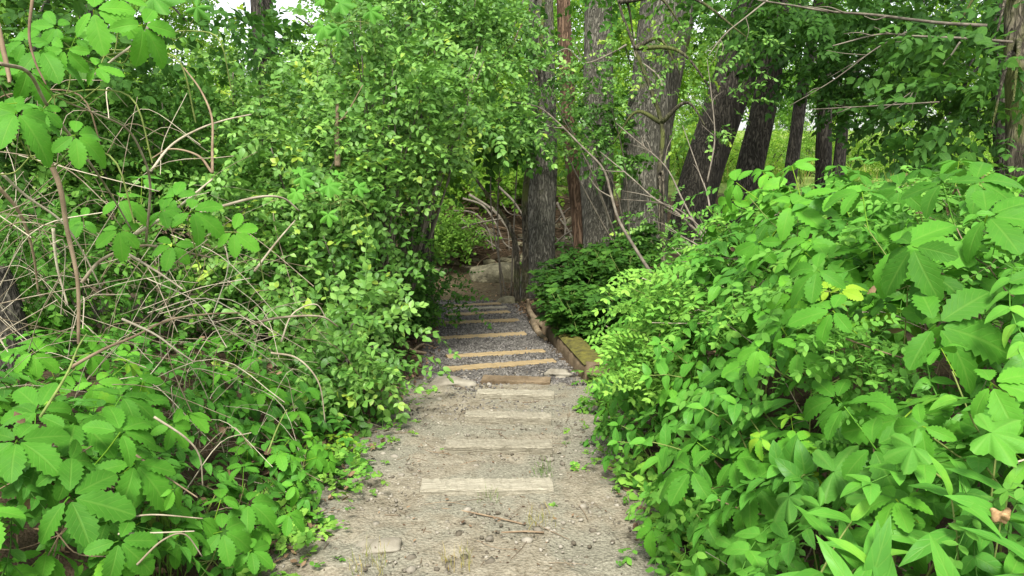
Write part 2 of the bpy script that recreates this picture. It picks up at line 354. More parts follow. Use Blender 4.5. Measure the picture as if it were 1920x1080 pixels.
OVATE = [leaf(.085, .050, 8, 5, P_OV, fold=.3, droop=d, tw=w) for d, w in ((.35, 0), (.5, .15), (.2, -.15))]
HONEY = [leaf(.058, .036, 4, 3, P_EL, fold=.3, droop=d) for d in (.1, .45)]
LANCE = [leaf(.15, .042, 9, 5, P_LA, fold=.25, droop=d, tw=w) for d, w in ((.3, .1), (.55, -.1), (.15, .2))]
BROAD = [leaf(.10, .062, 5, 3, P_OV, fold=.2, droop=d) for d in (.2, .45)]
GRAPE = [lobed(.085, .5), lobed(.078, .6), lobed(.085, .42)]
LOC = leaf(.036, .019, 4, 3, P_EL, fold=.12, droop=.12)
GRASS = [leaf(.28, .006, 6, 3, P_LA, fold=.5, droop=d) for d in (.25, .6)]
DRY = leaf(.05, .028, 3, 3, P_EL, fold=.6, droop=-.3)

def spray(tp, pairs, L, droop=.25, ang=55, tinttop=.25, twig=.0012, sc0=.75, alt=False, wild=0.):
    """a leafy twig along +Y from the origin, leaves to both sides, one at the tip"""
    mb = MB(); t = np.linspace(0, 1, pairs+1)[1:]; pts = np.c_[.05*L*np.sin(t*5+U(0, 6)), t*L, -droop*L*t**2]
    if twig: tube(mb, np.vstack([[0, 0, 0], pts]), twig, sides=3, closed=False, tint=-.1)
    for i, p in enumerate(pts):
        for sd in (-1, 1):
            if alt and (i+(sd > 0)) % 2: continue
            if rng.random() < wild*.3: continue
            a = R(ang+U(-15, 15))
            d = A([sd*math.sin(a), math.cos(a), U(-.45, .35)])+sph(1)[0]*wild; n = A([U(-.45, .45), U(-.45, .45), 1])+sph(1)[0]*wild
            mb.inst(tp[rng.integers(len(tp))], d, n, p, U(.7, 1.1)*(sc0+(1-sc0)*(1-abs(2*t[i]-1))), tinttop*t[i]+U(-.12, .12))
    mb.inst(tp[0], A([0, 1, -.3]), A([U(-.3, .3), 0, 1]), pts[-1], .9, tinttop)
    return mb.tpl()
SP_HONEY = [spray(HONEY, 5, .22, U(.1, .5), 58, .3, wild=.45, twig=.0016) for _ in range(4)] + [spray(HONEY, 9, .38, U(.25, .6), 58, .3, wild=.4, twig=.002) for _ in range(4)]
SP_OVATE = [spray(OVATE, 6, .34, .35, 62, twig=.002) for _ in range(4)]
SP_LOC = [spray([LOC], 7, .19, .3, 72, .1, .001, 1.) for _ in range(3)]
SP_BROAD = [spray(BROAD, 5, .34, .3, 50, .15) for _ in range(4)]
SP_BG = [spray([leaf(.075, .045, 2, 3, P_EL, fold=.2, droop=.2)], 4, .26, .2, 50, .2, 0) for _ in range(3)]
def tsum(parts):
    mb = MB(); [mb.add(*p) for p in parts]; return mb.tpl()

# ------------------------------------------------------------------ world, sun, camera
sc = bpy.context.scene
w = bpy.data.worlds.new('World'); sc.world = w; w.use_nodes = True; nt = w.node_tree
sky = nt.nodes.new('ShaderNodeTexSky'); sky.sky_type = 'NISHITA'; sky.sun_disc = False
SUN_EL, SUN_AZ = R(58), R(186)
sky.sun_elevation = SUN_EL; sky.sun_rotation = SUN_AZ; sky.air_density = 1.; sky.dust_density = 1.2; sky.ozone_density = 1.
hs = nt.nodes.new('ShaderNodeHueSaturation'); hs.inputs['Saturation'].default_value = .22
nt.links.new(sky.outputs[0], hs.inputs['Color']); bg = nt.nodes['Background']; nt.links.new(hs.outputs[0], bg.inputs[0]); bg.inputs[1].default_value = .13
sd = bpy.data.lights.new('sun', 'SUN'); sd.energy = 2.5; sd.angle = R(16); sd.color = (1, .965, .89)
so = bpy.data.objects.new('sun', sd); C.objects.link(so)
dv = mathutils.Vector((math.sin(SUN_AZ)*math.cos(SUN_EL), math.cos(SUN_AZ)*math.cos(SUN_EL), math.sin(SUN_EL)))
so.rotation_mode = 'QUATERNION'; so.rotation_quaternion = dv.to_track_quat('Z', 'Y')
cd = bpy.data.cameras.new('camera'); co = bpy.data.objects.new('camera', cd); C.objects.link(co)
co.location = EYE; co.rotation_euler = (pi/2-PITCH, 0, 0); cd.sensor_width = 36; cd.lens = F/1920*36; cd.clip_start = .02; cd.clip_end = 2000; sc.camera = co
vs = sc.view_settings; vs.view_transform = 'Standard'; vs.look = 'None'; vs.exposure = 1.45; vs.gamma = 1
cy = sc.cycles; cy.max_bounces = 6; cy.diffuse_bounces = 4; cy.transmission_bounces = 4; cy.glossy_bounces = 2; cy.caustics_reflective = False; cy.caustics_refractive = False; cy.use_denoising = True

# ------------------------------------------------------------------ ground sheet
gx = np.unique(np.concatenate([-np.geomspace(4, 260, 40)[::-1], np.arange(-4, -1.2, .06), np.arange(-1.2, 1.2, .025), np.arange(1.2, 4.01, .06), np.geomspace(4, 260, 40)]))
gy = np.unique(np.concatenate([[-60, -30, -15, -8, -5, -3], np.arange(-2, 1.6, .06), np.arange(1.6, 6, .025), np.arange(6, 16, .06), np.geomspace(16, 700, 60)]))
XX, YY = np.meshgrid(gx, gy)
ZZ = H(XX, YY)
uu = XX-xc(YY)
dirt = sm(1.2, .8, np.where(uu > 0, uu/edgeR(YY), -uu/edgeL(YY)))*sm(5.9, 5.2, YY)
grav = sm(.72, .48, np.abs(uu+.03))*sm(5.25, 5.5, YY)*sm(10.9, 10.2, YY)
from mathutils import noise as mn
sel = np.argwhere((YY > 1.2) & (YY < 12) & (np.abs(XX) < 1.6))
for i, j in sel:
    v = mathutils.Vector((XX[i, j], YY[i, j], 0)); ZZ[i, j] += .011*mn.fractal(v*7, .8, 2.1, 4)+.005*abs(mn.noise(v*23))+.014*mn.noise(v*2.3)*(YY[i, j] < 5.4)
flo = sm(9.9, 10.6, YY)*sm(13.9, 13.1, YY)*sm(2.2, 1.2, np.abs(uu))
mead = sm(14.0, 15.2, YY)
mb = MB(); grid(mb, np.stack([XX, YY, ZZ], -1).reshape(-1, 3), len(gy), len(gx))
g = mb.build('ground', 'ground')
for nm, a in (('dirt', dirt), ('gravel', grav), ('floor', flo), ('meadow', mead)):
    at_ = g.data.attributes.new(nm, 'FLOAT', 'POINT'); at_.data.foreach_set('value', a.ravel().astype(np.float32))
tag(g, None, None, kind='structure')

# ------------------------------------------------------------------ step boards
BD = [ # left px, right px, width m, material, label
 (790, 921, 1036, 921, .115, 'wood', 'widest pale weathered board on the path, nearest of the step boards'),
 (835, 846, 1035, 848, .105, 'wood', 'pale weathered step board, second from the foot of the dirt path'),
 (873, 790, 1033, 795, .10, 'wood', 'pale weathered step board, third from the foot of the dirt path'),
 (895, 745, 1039, 750, .10, 'wood', 'short pale weathered board just before the dirt gives way to grey gravel'),
 (905, 716, 1032, 720, .12, 'mosswood', 'dark half buried board where the dirt path meets the gravel'),
 (834, 694, 1040, 679, .10, 'newwood', 'slanting orange step board, first one in the grey gravel'),
 (838, 671, 1020, 660, .10, 'newwood', 'slanting orange step board, second one in the grey gravel'),
 (822, 636, 985, 627, .11, 'newwood', 'orange step board in grey gravel beside the forked driftwood'),
 (832, 607, 972, 601, .11, 'newwood', 'pale step board in gravel, the fourth behind the dirt section'),
 (838, 592, 955, 586, .11, 'newwood', 'narrow pale step board deep in the gravel, third from the wood floor'),
 (842, 582, 950, 577, .10, 'wood', 'narrow pale step board deep in the gravel, second from the wood floor'),
 (832, 576, 938, 570, .10, 'newwood', 'last step board, thin and yellowish at the shaded dirt floor'),
]
for i, (x0, y0, x1, y1, wd, mt, lb) in enumerate(BD):
    a, b = hit(x0, y0), hit(x1, y1); b0 = (a+b)/2; mb = MB()
    k_ = (.036, .050, .054, .050, .040)[i] if i < 5 else .016; a[2] = H(a[0], a[1])+k_; b[2] = H(b[0], b[1])+k_
    if mt == 'mosswood': a[2] -= .004; b[2] -= .004
    boxm(mb, a-b0, b-b0, wd, .09, seg=40, wear=.0035, tint=U(-.12, .12))
    d = b-a; o = mb.build('step_board', mt, flat=True); o.location = b0; tag(o, lb, 'step board', 'timber boards edging the path steps')

def rub(name, cells, mat, label):
    o = cells.build(name, mat, flat=False); tag(o, label, name.replace('_', ' '), kind='stuff'); return o
def scatter_path(n, y0, y1, umax, bias=1.):
    y = y0+(y1-y0)*rng.random(n)**bias; u = U(-1, 1, n)*umax; x = xc(y)+u; return np.c_[x, y, H(x, y)], u
PEB = [stone(MB(), (0, 0, 0), (1, .8, .55), sub=4, rough=.12).tpl() for _ in range(4)]
mb = MB()
for k in range(4):
    p, u = scatter_path(1500, 1.2, 5.8, 1.05, 1.3); s = .0035+.0085*rng.random(len(p))**3.2; d = sph(len(p)); d[:, 2] *= .2; p[:, 2] += s*.15
    mb.inst(PEB[k], d, A([0, 0, 1.]), p, s, U(-.5, .6, len(p)))
    p, u = scatter_path(26, 1.4, 5.6, .85, 1.2); mb.inst(PEB[k], sph(26)*A([1, 1, .1]), A([0, 0, 1.]), p, U(.012, .026, 26), U(-.4, .4, 26))
rub('pebbles', mb, 'pebble', 'small pale pebbles strewn over the dirt path')
mb = MB()
for k in range(4):
    p, u = scatter_path(2600, 5.3, 10.4, .62); s = .006+.009*rng.random(len(p)); d = sph(len(p))
    mb.inst(PEB[k], d, sph(len(p)), p, s, U(-.6, .6, len(p)))
    p, u = scatter_path(260, 4.3, 5.5, .75, .5); mb.inst(PEB[k], sph(260), sph(260), p, U(.005, .011, 260), U(-.5, .6, 260))
rub('gravel', mb, 'gravel', 'crushed grey gravel filling the steps')
# dead leaf litter along both edges and on the shaded floor
mb = MB()
n = 5200; y = U(1.2, 13.5, n); sd_ = rng.choice([-1, 1], n); u = np.where(sd_ > 0, edgeR(y), edgeL(y))*(.80+.6*np.abs(rng.normal(size=n))); x = xc(y)+sd_*u
fl = rng.random(n) < .25; y = np.where(fl, U(10, 13.6, n), y); x = np.where(fl, U(-2.2, 1.6, n), x)
few = rng.random(n) < .06; x = np.where(few & ~fl, xc(y)+U(-.6, .6, n), x)
d = sph(n); d[:, 2] *= .25; nn = sph(n)*.5+A([0, 0, 1.])
mb.inst(DRY, d, nn, np.c_[x, y, H(x, y)+.006+.012*rng.random(n)], U(.4, 1.0, n)*np.where(few, .5, 1), U(-.5, .6, n))
n = 420; y = 1.4+4.2*rng.random(n); x = xc(y)+np.clip(rng.normal(size=n)*.45, -.9, .9); d = sph(n); d[:, 2] *= .1; mb.inst(DRY, d, sph(n)*.3+A([0, 0, 1.]), np.c_[x, y, H(x, y)+.008], U(.12, .38, n), U(-.6, .5, n))
n = 90; x = np.r_[U(.7, 2.4, n), U(-2.4, -.8, n)]; y = U(1.3, 5, 2*n); z = np.r_[ER(x[:n], y[:n]), EL(x[n:], y[n:])]-.03; mb.inst(DRY, sph(2*n), sph(2*n), np.c_[x, y, z], U(.6, 1.2, 2*n), U(-.2, .5, 2*n))
rub('leaf_litter', mb, 'litter', 'brown dead leaves littering the path edges')

# single stones
ST = [(712, 1030, .085, .05, .022, 'stone', 'flat pale stone bedded in the near dirt path'),
 (1086, 936, .014, .012, .012, 'pebble', 'round white pebble beside the end of the nearest board'),
 (1048, 706, .10, .07, .04, 'stone', 'pale wedge of stone at the corner where gravel meets dirt'),
 (846, 722, .14, .08, .035, 'stone', 'flat half buried stone beside the dark buried board'),
 (788, 632, .12, .10, .07, 'boulder', 'tan stone lying against the bushes beside the gravel steps'),
 (797, 602, .10, .10, .10, 'boulder', 'upright tan stone behind the other stone beside the steps'),
 (955, 568, .13, .11, .07, 'boulder', 'small mossy rock at the foot of the slender trunk'),
 (1215, 1062, .016, .014, .012, 'pebble', 'white pebble at the near corner of the dirt path'),
 (800, 906, .022, .014, .010, 'pebble', 'pale oblong pebble behind the nearest board'),
 (1055, 880, .014, .010, .010, 'pebble', 'pale pebble in the dirt between the two nearest boards'),
 (596, 975, .02, .015, .012, 'pebble', 'pale pebble at the grassy edge of the path')]
for px, py, a, b, c, mt, lb in ST:
    p = hit(px, py); o = stone(MB(), (0, 0, 0), (a, b, c), sub=14).build('stone', mt); o.location = p+A([0, 0, c*.25]); o.rotation_euler = (0, 0, U(-.3, .3)); tag(o, lb, 'stone')
# the boulder and rubble behind it
p = hit(922, 530); o = stone(MB(), (0, 0, 0), (.50, .42, .19), sub=40, rough=.12).build('boulder', 'boulder'); o.location = p+A([.04, .30, .08]); tag(o, 'big pale rounded boulder on the shaded floor below the earth bank', 'boulder')
mb = MB(); 
for k in range(90):
    x = U(-2.6, 1.6); y = U(12.9, 14.0); s = U(.04, .15); stone(mb, (x, y, H(x, y)+s*.3), (s, s*U(.6, 1), s*U(.4, .7)), sub=7, tint=U(-.3, .5))
rub('rubble', mb, 'boulder', 'pale broken rock spread along the foot of the earth bank')

# mossy timber: body with moss cap
a, b = hit(1036, 622), hit(1122, 716); a[2] += .14; b[2] += .13; bs = (a+b)/2-A([0, 0, .13])
t = thing('mossy_timber', 'squared old timber with yellow green moss along the gravel steps', 'timber', bs)
mb = MB(); boxm(mb, b-bs, a-bs, .22, .22, seg=40, wear=.011, bevel=.045); mb.build('beam', 'mosswood', t)
mb = MB(); V = []
nx, ny = 40, 12; d = (a-b); s_ = unit(np.cross(d, [0, 0, 1.]))
for i in range(nx):
    for j in range(ny):
        q = b+d*(.03+.94*i/(nx-1))+s_*(.20*(j/(ny-1)-.5)); e = math.sin(pi*i/(nx-1))**.3*math.sin(pi*j/(ny-1))**.4; V.append(q-bs+A([0, 0, -.006+e*(.016+.012*U())]))
grid(mb, A(V), nx, ny); mb.build('moss', 'moss', t)
# driftwood: bent bare root along the step edge
def pxline(pts, d0, d1): 
    k = len(pts); return A([at(x, y, d0+(d1-d0)*i/(k-1)) for i, (x, y) in enumerate(pts)])
def grd(pts, lift=.03): 
    q = A([hit(x, y) for x, y in pts]); q[:, 2] += lift; return q
q = grd([(993, 600), (1012, 612), (1035, 625), (1058, 640)], .03); q = np.vstack([q[0]+A([-.02, .02, .22]), q[0]+A([0, 0, .08]), q[1:]])
bs = q[2]-A([0, 0, .03]); t = thing('driftwood', 'bare tan root lying bent along the edge of the gravel steps', 'driftwood', bs)
mb = MB(); tube(mb, q-bs, A([.015, .03, .034, .034, .028]), 40, 12, bark=.006, ridges=9); mb.build('root_stem', 'driftwood', t)
q2 = grd([(1000, 606), (1008, 625), (1024, 640)], .02); mb = MB(); tube(mb, q2-bs, A([.05, .035, .02]), 16, 8, bark=.005, ridges=7); mb.build('root_fork', 'driftwood', t)
# stake
p = at(1280, 560, 7.0); t = thing('marker_stake', 'slim wooden stake with orange tip behind the leafy bank', 'stake', (p[0], p[1], H(p[0], p[1])))
top = at(1280, 521, 7.0)[2]-H(p[0], p[1])
mb = MB(); boxm(mb, (0, 0, 0), (0, 0, top-.075), .04, .02, up=(0, 1, 0), seg=4, wear=0); mb.build('shaft', 'stake', t)
mb = MB(); boxm(mb, (0, -.002, top-.075), (0, -.002, top), .044, .024, up=(0, 1, 0), seg=4, wear=0); mb.build('painted_tip', 'orange', t)

# ------------------------------------------------------------------ trees
def leafcloud(mb, sps, cents, rad, per, up=.5, tint=(.1, .6), sc=(.8, 1.2), flat=.6, toward=None):
    """sprays round clump centres: fly outward from each centre and hang a little"""
    cents = np.atleast_2d(cents)
    for c in cents:
        k = max(1, int(per*U(.6, 1.4))); d = sph(k); r = rad*U(.25, 1., k)**.6*U(.7, 1.25); off = d*r[:, None]*A([1, 1, flat])
        dd = unit(d*A([1, 1, .5])+sph(k)*.6+A([0, 0, -.05])); nn = A([0, 0, 1.])*up+sph(k)*.45+d*.3
        if toward is not None: nn = nn+A(toward)
        tc = U(*tint)
        for j, sp in enumerate(sps):
            s = np.arange(k) % len(sps) == j
            if s.any(): mb.inst(sp, dd[s], nn[s], c+off[s], U(*sc, s.sum()), np.clip(tc+U(-.15, .15, s.sum()), 0, .9))
def trunk_from_px(pts, d, zt, ext_dir=None):
    """pts: (px, py, width px) from foot to top; extended down to the ground and up to height zt"""
    P = [at(x, y, d) for x, y, _ in pts]; r = [w_/2*d/F for *_, w_ in pts]
    f = P[0]; g_ = H(f[0], f[1]); 
    if f[2] > g_-.05: 
        dr = (P[0]-P[1])/max(1e-3, P[1][2]-P[0][2]); P = [P[0]+dr*(P[0][2]-g_+.08)]+P; r = [r[0]*1.06]+r
    dr = (P[-1]-P[-2])/max(.2, P[-1][2]-P[-2][2]); dr[:2] = np.clip(dr[:2], -.35, .35)
    for q in (.45, 1.):
        h = (zt-P[-1][2])*q; 
    top = P[-1]; P += [top+dr*(zt-top[2])*.4, top+dr*.7*(zt-top[2])]; P[-1][2] = zt; r += [r[-1]*.85, r[-1]*.45]
    return A(P), A(r)
def make_tree(name, label, cat, pts, d, zt, mat, crown=6, crad=1.1, per=26, bark=.015, ridges=20, sides=72, group=None, leafm='dark', sps=None, extra=(), limbs=3, spread=1.7, n=60, low=None):
    P, r = trunk_from_px(pts, d, zt); b0 = A([P[0][0], P[0][1], H(P[0][0], P[0][1])])
    t = thing(name, label, cat, b0, group)
    mb = MB(); tube(mb, P-b0, r, n, sides, bark=bark, ridges=ridges, flare=.38); mb.build('trunk', mat, t)
    top = P[-1]; lm = MB(); fm = MB(); cents = []
    for k in range(limbs):
        st = P[-2]+(P[-1]-P[-2])*U(.1, .9); a = U(0, 2*pi); e = st+A([math.cos(a)*spread*U(.6, 1.2), math.sin(a)*spread*U(.6, 1.2), U(.8, 2.2)])
        tube(MB(), A([st, (st+e)/2+sph(1)[0]*.2, e])-b0, A([r[-1]*.8, r[-1]*.5, .012]), 10, 7).build('limb', mat, t); cents += [e, (st+2*e)/3+sph(1)[0]*.4]
    for k in range(max(0, crown-len(cents))): cents.append(top+A([U(-spread, spread), U(-spread, spread), U(-.6, 2.)]))
    for (px, py, dd) in extra:
        e = at(px, py, dd); i = np.argmin(np.abs(P[:, 2]-(e[2]+.4))); st = P[i]
        tube(MB(), A([st, st*.45+e*.55+A([0, 0, .25]), e])-b0, A([.03, .018, .006]), 12, 6).build('limb', mat, t); cents.append(e)
    if cents:
        leafcloud(fm, sps or SP_BROAD, A(cents[:len(cents)-len(extra)] or [cents[0]])-b0, crad, per)
        if extra: leafcloud(fm, sps or SP_BROAD, A(cents[-len(extra):])-b0, min(crad, .62), per*1.3)
        fm.build('crown', leafm, t)
    return t
make_tree('tree', 'straight grey trunk standing at the foot of the gravel steps', 'tree', [(1009, 548, 64), (1012, 420, 56), (1017, 300, 54), (1016, 120, 46), (1014, 0, 44)], 10.9, 7.5, 'bark', 7, ridges=26, spread=1.6,  extra=[(1030, 215, 10.2), (960, 60, 10.0)])
make_tree('tree', 'straight grey trunk between red dead stem and the thickest trunk', 'tree', [(1121, 492, 62), (1120, 300, 58), (1122, 100, 54), (1123, 0, 52)], 11.8, 7.8, 'bark', 12, ridges=26, spread=2.6,  extra=[(1135, 290, 10.6), (1120, 225, 11)])
make_tree('tree', 'thickest grey trunk with deeply ridged bark in the row of trees', 'tree', [(1202, 505, 92), (1207, 400, 84), (1217, 250, 88), (1238, 110, 96), (1254, 0, 104)], 11.3, 7.2, 'bark', 10, spread=2.6, leafm='herb', extra=[(1330, 5, 9.8), (1110, 20, 10.6), (1340, 60, 10.8), (1180, -15, 9.8)], per=13, ridges=36, sides=80, bark=.014, n=80)
make_tree('tree', 'dark trunk leaning away to the side next to the thickest trunk', 'tree', [(1288, 470, 76), (1310, 350, 72), (1362, 190, 76), (1408, 50, 80), (1430, -20, 82)], 11.9, 6.6, 'bark2', ridges=26, extra=[(1440, 20, 10), (1380, 10, 9.6), (1470, 90, 10.2)], sides=64)
make_tree('tree', 'dark leaning trunk rising out of the leafy bank beside the bent trunk', 'tree', [(1393, 400, 52), (1408, 310, 50), (1428, 220, 46), (1446, 120, 42), (1460, 0, 40)], 10.8, 6.5, 'bark2', ridges=18, extra=[(1500, 40, 9.5), (1400, 20, 9.0)])
make_tree('tree', 'slim dark tree, first beyond the bank after the leaning trunks', 'tree', [(1490, 270, 22), (1502, 180, 22), (1524, 70, 20), (1535, 0, 18)], 12.5, 6.5, 'bark2', ridges=10, sides=24, extra=[(1560, 40, 10), (1480, 110, 11), (1500, 60, 9), (1470, 20, 8), (1530, 130, 9)])
make_tree('tree', 'slim straight dark tree, second beyond the bank after the leaning trunks', 'tree', [(1545, 260, 27), (1547, 130, 25), (1553, 0, 24)], 11.6, 6.5, 'bark2', ridges=10, sides=24, extra=[(1610, 120, 9.0), (1640, 50, 8.5), (1550, 20, 8.0), (1600, 180, 9.5), (1680, 20, 8)])
make_tree('tree', 'small forked dark tree over the leafy bank', 'tree', [(1575, 290, 20), (1582, 220, 19), (1592, 160, 17), (1610, 120, 14)], 11.0, 4.6, 'bark2', ridges=8, sides=20, extra=[(1660, 190, 8.5), (1720, 70, 8.0), (1630, 130, 9), (1700, 130, 8.5), (1740, 10, 7.5)])
make_tree('tree', 'dark trunk half hidden by leaves near the spotted edge trunk', 'tree', [(1885, 260, 38), (1880, 120, 36), (1868, 0, 34)], 8.6, 6.2, 'bark2', ridges=12, sides=30, extra=[(1800, 150, 7.4), (1850, 60, 7.0), (1770, 230, 7.6), (1830, 220, 7.2), (1790, 20, 7), (1720, 210, 7.8), (1870, 130, 6.8)])
make_tree('tree', 'spotted brown trunk at the edge with branches over the bank', 'tree', [(1912, 480, 44), (1908, 250, 38), (1904, 100, 36), (1902, 0, 34)], 6.0, 5.5, 'bark3', ridges=12, sides=30, extra=[(1870, 60, 5.4), (1800, 40, 6.0), (1900, 190, 5.0), (1860, 240, 5.6)], per=20)
make_tree('dead_tree_or_shadow', 'dead stem with peeling red bark between two grey trunks', 'dead tree', [(1086, 490, 16), (1079, 380, 22), (1068, 260, 28), (1061, 120, 26), (1056, 0, 24)], 11.4, 5.5, 'redbark', 0, bark=.012, ridges=8, sides=28, limbs=0)
make_tree('tree', 'mossy slender stem leaning close against the foremost grey trunk', 'tree', [(984, 545, 14), (986, 460, 12), (984, 380, 12), (992, 300, 11), (1000, 220, 9)], 10.6, 4.5, 'bark3', 2, .6, 14, bark=.003, ridges=6, sides=14, limbs=1, leafm='herb')
make_tree('sapling', 'thin bent sapling beside the boulder at the end of steps', 'sapling', [(969, 556, 11), (968, 470, 10), (955, 425, 9), (925, 380, 7), (880, 315, 5)], 10.3, 2.4, 'bark3', 2, .5, 14, bark=.002, ridges=6, sides=12, limbs=1, leafm='herb')
make_tree('sapling', 'thin straight sapling beside the last step under the bushes', 'sapling', [(808, 590, 9), (809, 500, 8), (811, 420, 7)], 9.6, 2.6, 'bark3', 3, .5, 14, bark=.002, ridges=6, sides=12, limbs=1, leafm='herb')
make_tree('sapling', 'brown sapling stem among honeysuckle leaves by the steps', 'sapling', [(748, 630, 10), (750, 540, 10), (760, 470, 9), (778, 400, 8)], 7.6, 1.9, 'redbark', 3, .4, 12, bark=.002, ridges=6, sides=12, limbs=1, leafm='honey', sps=SP_HONEY)
make_tree('tree', 'dark shaded trunk deep behind the honeysuckle bushes', 'tree', [(785, 600, 30), (788, 480, 32), (790, 380, 30), (780, 200, 28)], 8.6, 5.0, 'bark2', ridges=12, sides=28)
make_tree('tree', 'pale thin sapling stem in front of the thickest trunk', 'sapling', [(1243, 540, 10), (1243, 440, 9), (1236, 330, 9), (1240, 230, 8), (1190, 90, 6)], 8.4, 3.8, 'bark3', 2, per=12, bark=.002, ridges=5, sides=12, limbs=1, leafm='honey', sps=SP_HONEY, extra=[(1245, 400, 8.3), (1235, 440, 8.2), (1190, 95, 8.6), (1345, 185, 8.0), (1325, 240, 8.1), (1400, 70, 7.8), (1285, 60, 8.4), (1150, 270, 8.6), (1275, 140, 8.3)], crad=.3)
make_tree('tree', 'ivy clad dark trunk under the open patch of sky', 'tree', [(505, 320, 44), (500, 200, 42), (495, 90, 42), (490, 0, 40)], 10.5, 6.5, 'bark2', ridges=12, sides=30, extra=[(495, 60, 10.2), (500, 130, 10.2)], per=18, crad=.35, limbs=0, crown=0)
make_tree('tree', 'dark tree with drooping leaves above the dry cane tangle', 'tree', [(150, 260, 34), (170, 120, 34), (180, 0, 32)], 6.4, 4.6, 'bark2', ridges=10, sides=26, extra=[(60, 60, 5.6), (250, 30, 5.6), (150, 50, 5.2), (350, 40, 6), (40, 130, 5.0)], per=20, crad=.7)
make_tree('dead_tree_or_shadow', 'dark stump shape standing in for a shadowed void low behind the dry cane tangle', 'shadow shape', [(14, 600, 56), (8, 555, 46), (0, 515, 36)], 4.4, .80, 'bark2', 0, bark=.01, ridges=12, sides=36, limbs=0)  # trunk form added in place of a dark shadow behind the canes

# ------------------------------------------------------------------ honeysuckle bushes along the steps
def stems(mb, base, cents, r=.012, wob_=.12):
    for c in cents:
        m = (base+c)/2+sph(1)[0]*wob_+A([0, 0, .15]); tube(mb, A([base+A([U(-.1, .1), U(-.1, .1), -.05]), m, c]), A([r, r*.75, r*.3]), 12, 5, tint=U(-.2, .3))
def make_bush(name, label, px, py, d, rad, clumps, per, leafm, sps, group=None, foot=None, crad=.26, flat=.8, up=.5, stemm='twig', tint=(.05, .65), toward=(.0, -.35, .15), sc=(.8, 1.15), rz=None):
    c = at(px, py, d); rad = A(rad); fx, fy = (c[0], c[1]+.2) if foot is None else foot
    b0 = A([fx, fy, H(fx, fy)]); dd = sph(clumps); dd[:, 1] = np.where(rng.random(clumps) < .6, -np.abs(dd[:, 1]), dd[:, 1])
    cents = c+dd*rad*(U(.35, 1., clumps)**.5)[:, None]; cents[:, 2] = np.maximum(cents[:, 2], H(cents[:, 0], cents[:, 1])+.12)
    t = thing(name, label, 'bush', b0, group)
    mb = MB(); stems(mb, np.zeros(3), cents[::3]-b0, .013); mb.build('stems' if clumps > 5 else 'stem', stemm, t)
    mb = MB(); leafcloud(mb, sps, cents-b0, crad, per, up, tint, sc, flat, toward); mb.build('foliage', leafm, t)
    return t
HB = [ # px, py, depth, radii, clumps, per
 (560, 330, 5.6, (.62, .5, .62), 26, 20, 'honeysuckle bush with pale leaves between the cane tangle and taller bushes'),
 (700, 200, 6.2, (.75, .6, .75), 32, 20, 'big honeysuckle bush arching in the middle of the thicket by the steps'),
 (865, 180, 7.0, (.68, .6, .48), 24, 18, 'honeysuckle bush reaching over the steps towards the foremost trunk'),
 (600, 500, 5.2, (.42, .35, .28), 12, 14, 'low honeysuckle bush above the broad leaved vines beside the path'),
 (640, 440, 6.3, (.40, .4, .38), 11, 14, 'honeysuckle bush hanging beside the shaded trunk at the gravel steps'),
 (450, 210, 6.8, (.9, .7, .55), 28, 18, 'honeysuckle bush below the open patch of sky'),
 (780, 40, 7.4, (.75, .7, .6), 26, 18, 'tall honeysuckle bush whose top fills the thicket above the steps'),
 (890, 60, 7.8, (.6, .5, .55), 22, 17, 'tall honeysuckle bush with light new leaves in front of foremost trunk'),
 (650, 565, 5.5, (.30, .28, .2), 9, 14, 'small honeysuckle bush with pale rounded leaves close to the dead branch'),
 (590, 170, 8.2, (.8, .7, .35), 18, 18, 'honeysuckle bush topped by bare dark twigs against the sky'),
 (620, 640, 4.6, (.34, .3, .22), 12, 16, 'low pale leaved bush spilling over the dead sticks towards the path'),
 (735, 310, 7.4, (.34, .4, .40), 14, 16, 'honeysuckle bush drooping above the slender saplings by the steps'),
]
for px, py, d, rad, cl, per, lb in HB:
    c = at(px, py, d); make_bush('honeysuckle_bush', lb, px, py, d, rad, int(cl*1.3), per*.62, 'honey', SP_HONEY, 'honeysuckle bushes along the steps', foot=(min(c[0]-.1, xc(c[1])-.95), c[1]+.25), crad=.23, flat=.38, sc=(.9, 1.3), up=.8)
make_bush('honeysuckle_bush', 'thin honeysuckle arching with open sprays across the first two grey trunks', 1075, 180, 8.8, (.45, .4, .75), 15, 9, 'honey', SP_HONEY, 'honeysuckle bushes along the steps', foot=(1.5, 9.4), crad=.2)
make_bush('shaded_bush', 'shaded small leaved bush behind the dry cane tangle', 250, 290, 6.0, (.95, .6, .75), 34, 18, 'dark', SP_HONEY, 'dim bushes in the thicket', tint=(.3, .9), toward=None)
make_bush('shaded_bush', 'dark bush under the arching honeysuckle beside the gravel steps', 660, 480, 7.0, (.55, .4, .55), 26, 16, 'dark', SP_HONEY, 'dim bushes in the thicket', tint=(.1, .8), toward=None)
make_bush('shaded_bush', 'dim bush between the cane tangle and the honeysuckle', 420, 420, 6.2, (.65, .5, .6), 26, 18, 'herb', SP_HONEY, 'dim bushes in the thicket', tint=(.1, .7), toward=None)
make_bush('shaded_bush', 'dark bush at the outer edge behind the stump shaped shadow', 60, 300, 6.2, (.8, .6, .9), 28, 16, 'dark', SP_BROAD, 'dim bushes in the thicket', tint=(.2, .8), toward=None)
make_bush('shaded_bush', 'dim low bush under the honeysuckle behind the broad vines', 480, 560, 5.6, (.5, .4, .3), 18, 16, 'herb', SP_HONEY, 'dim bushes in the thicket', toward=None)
make_bush('shaded_bush', 'dark bush filling the thicket under the tallest honeysuckle', 640, 300, 8.4, (1.2, .5, 1.1), 40, 16, 'dark', SP_BROAD, 'dim bushes in the thicket', tint=(.3, .9), toward=None)
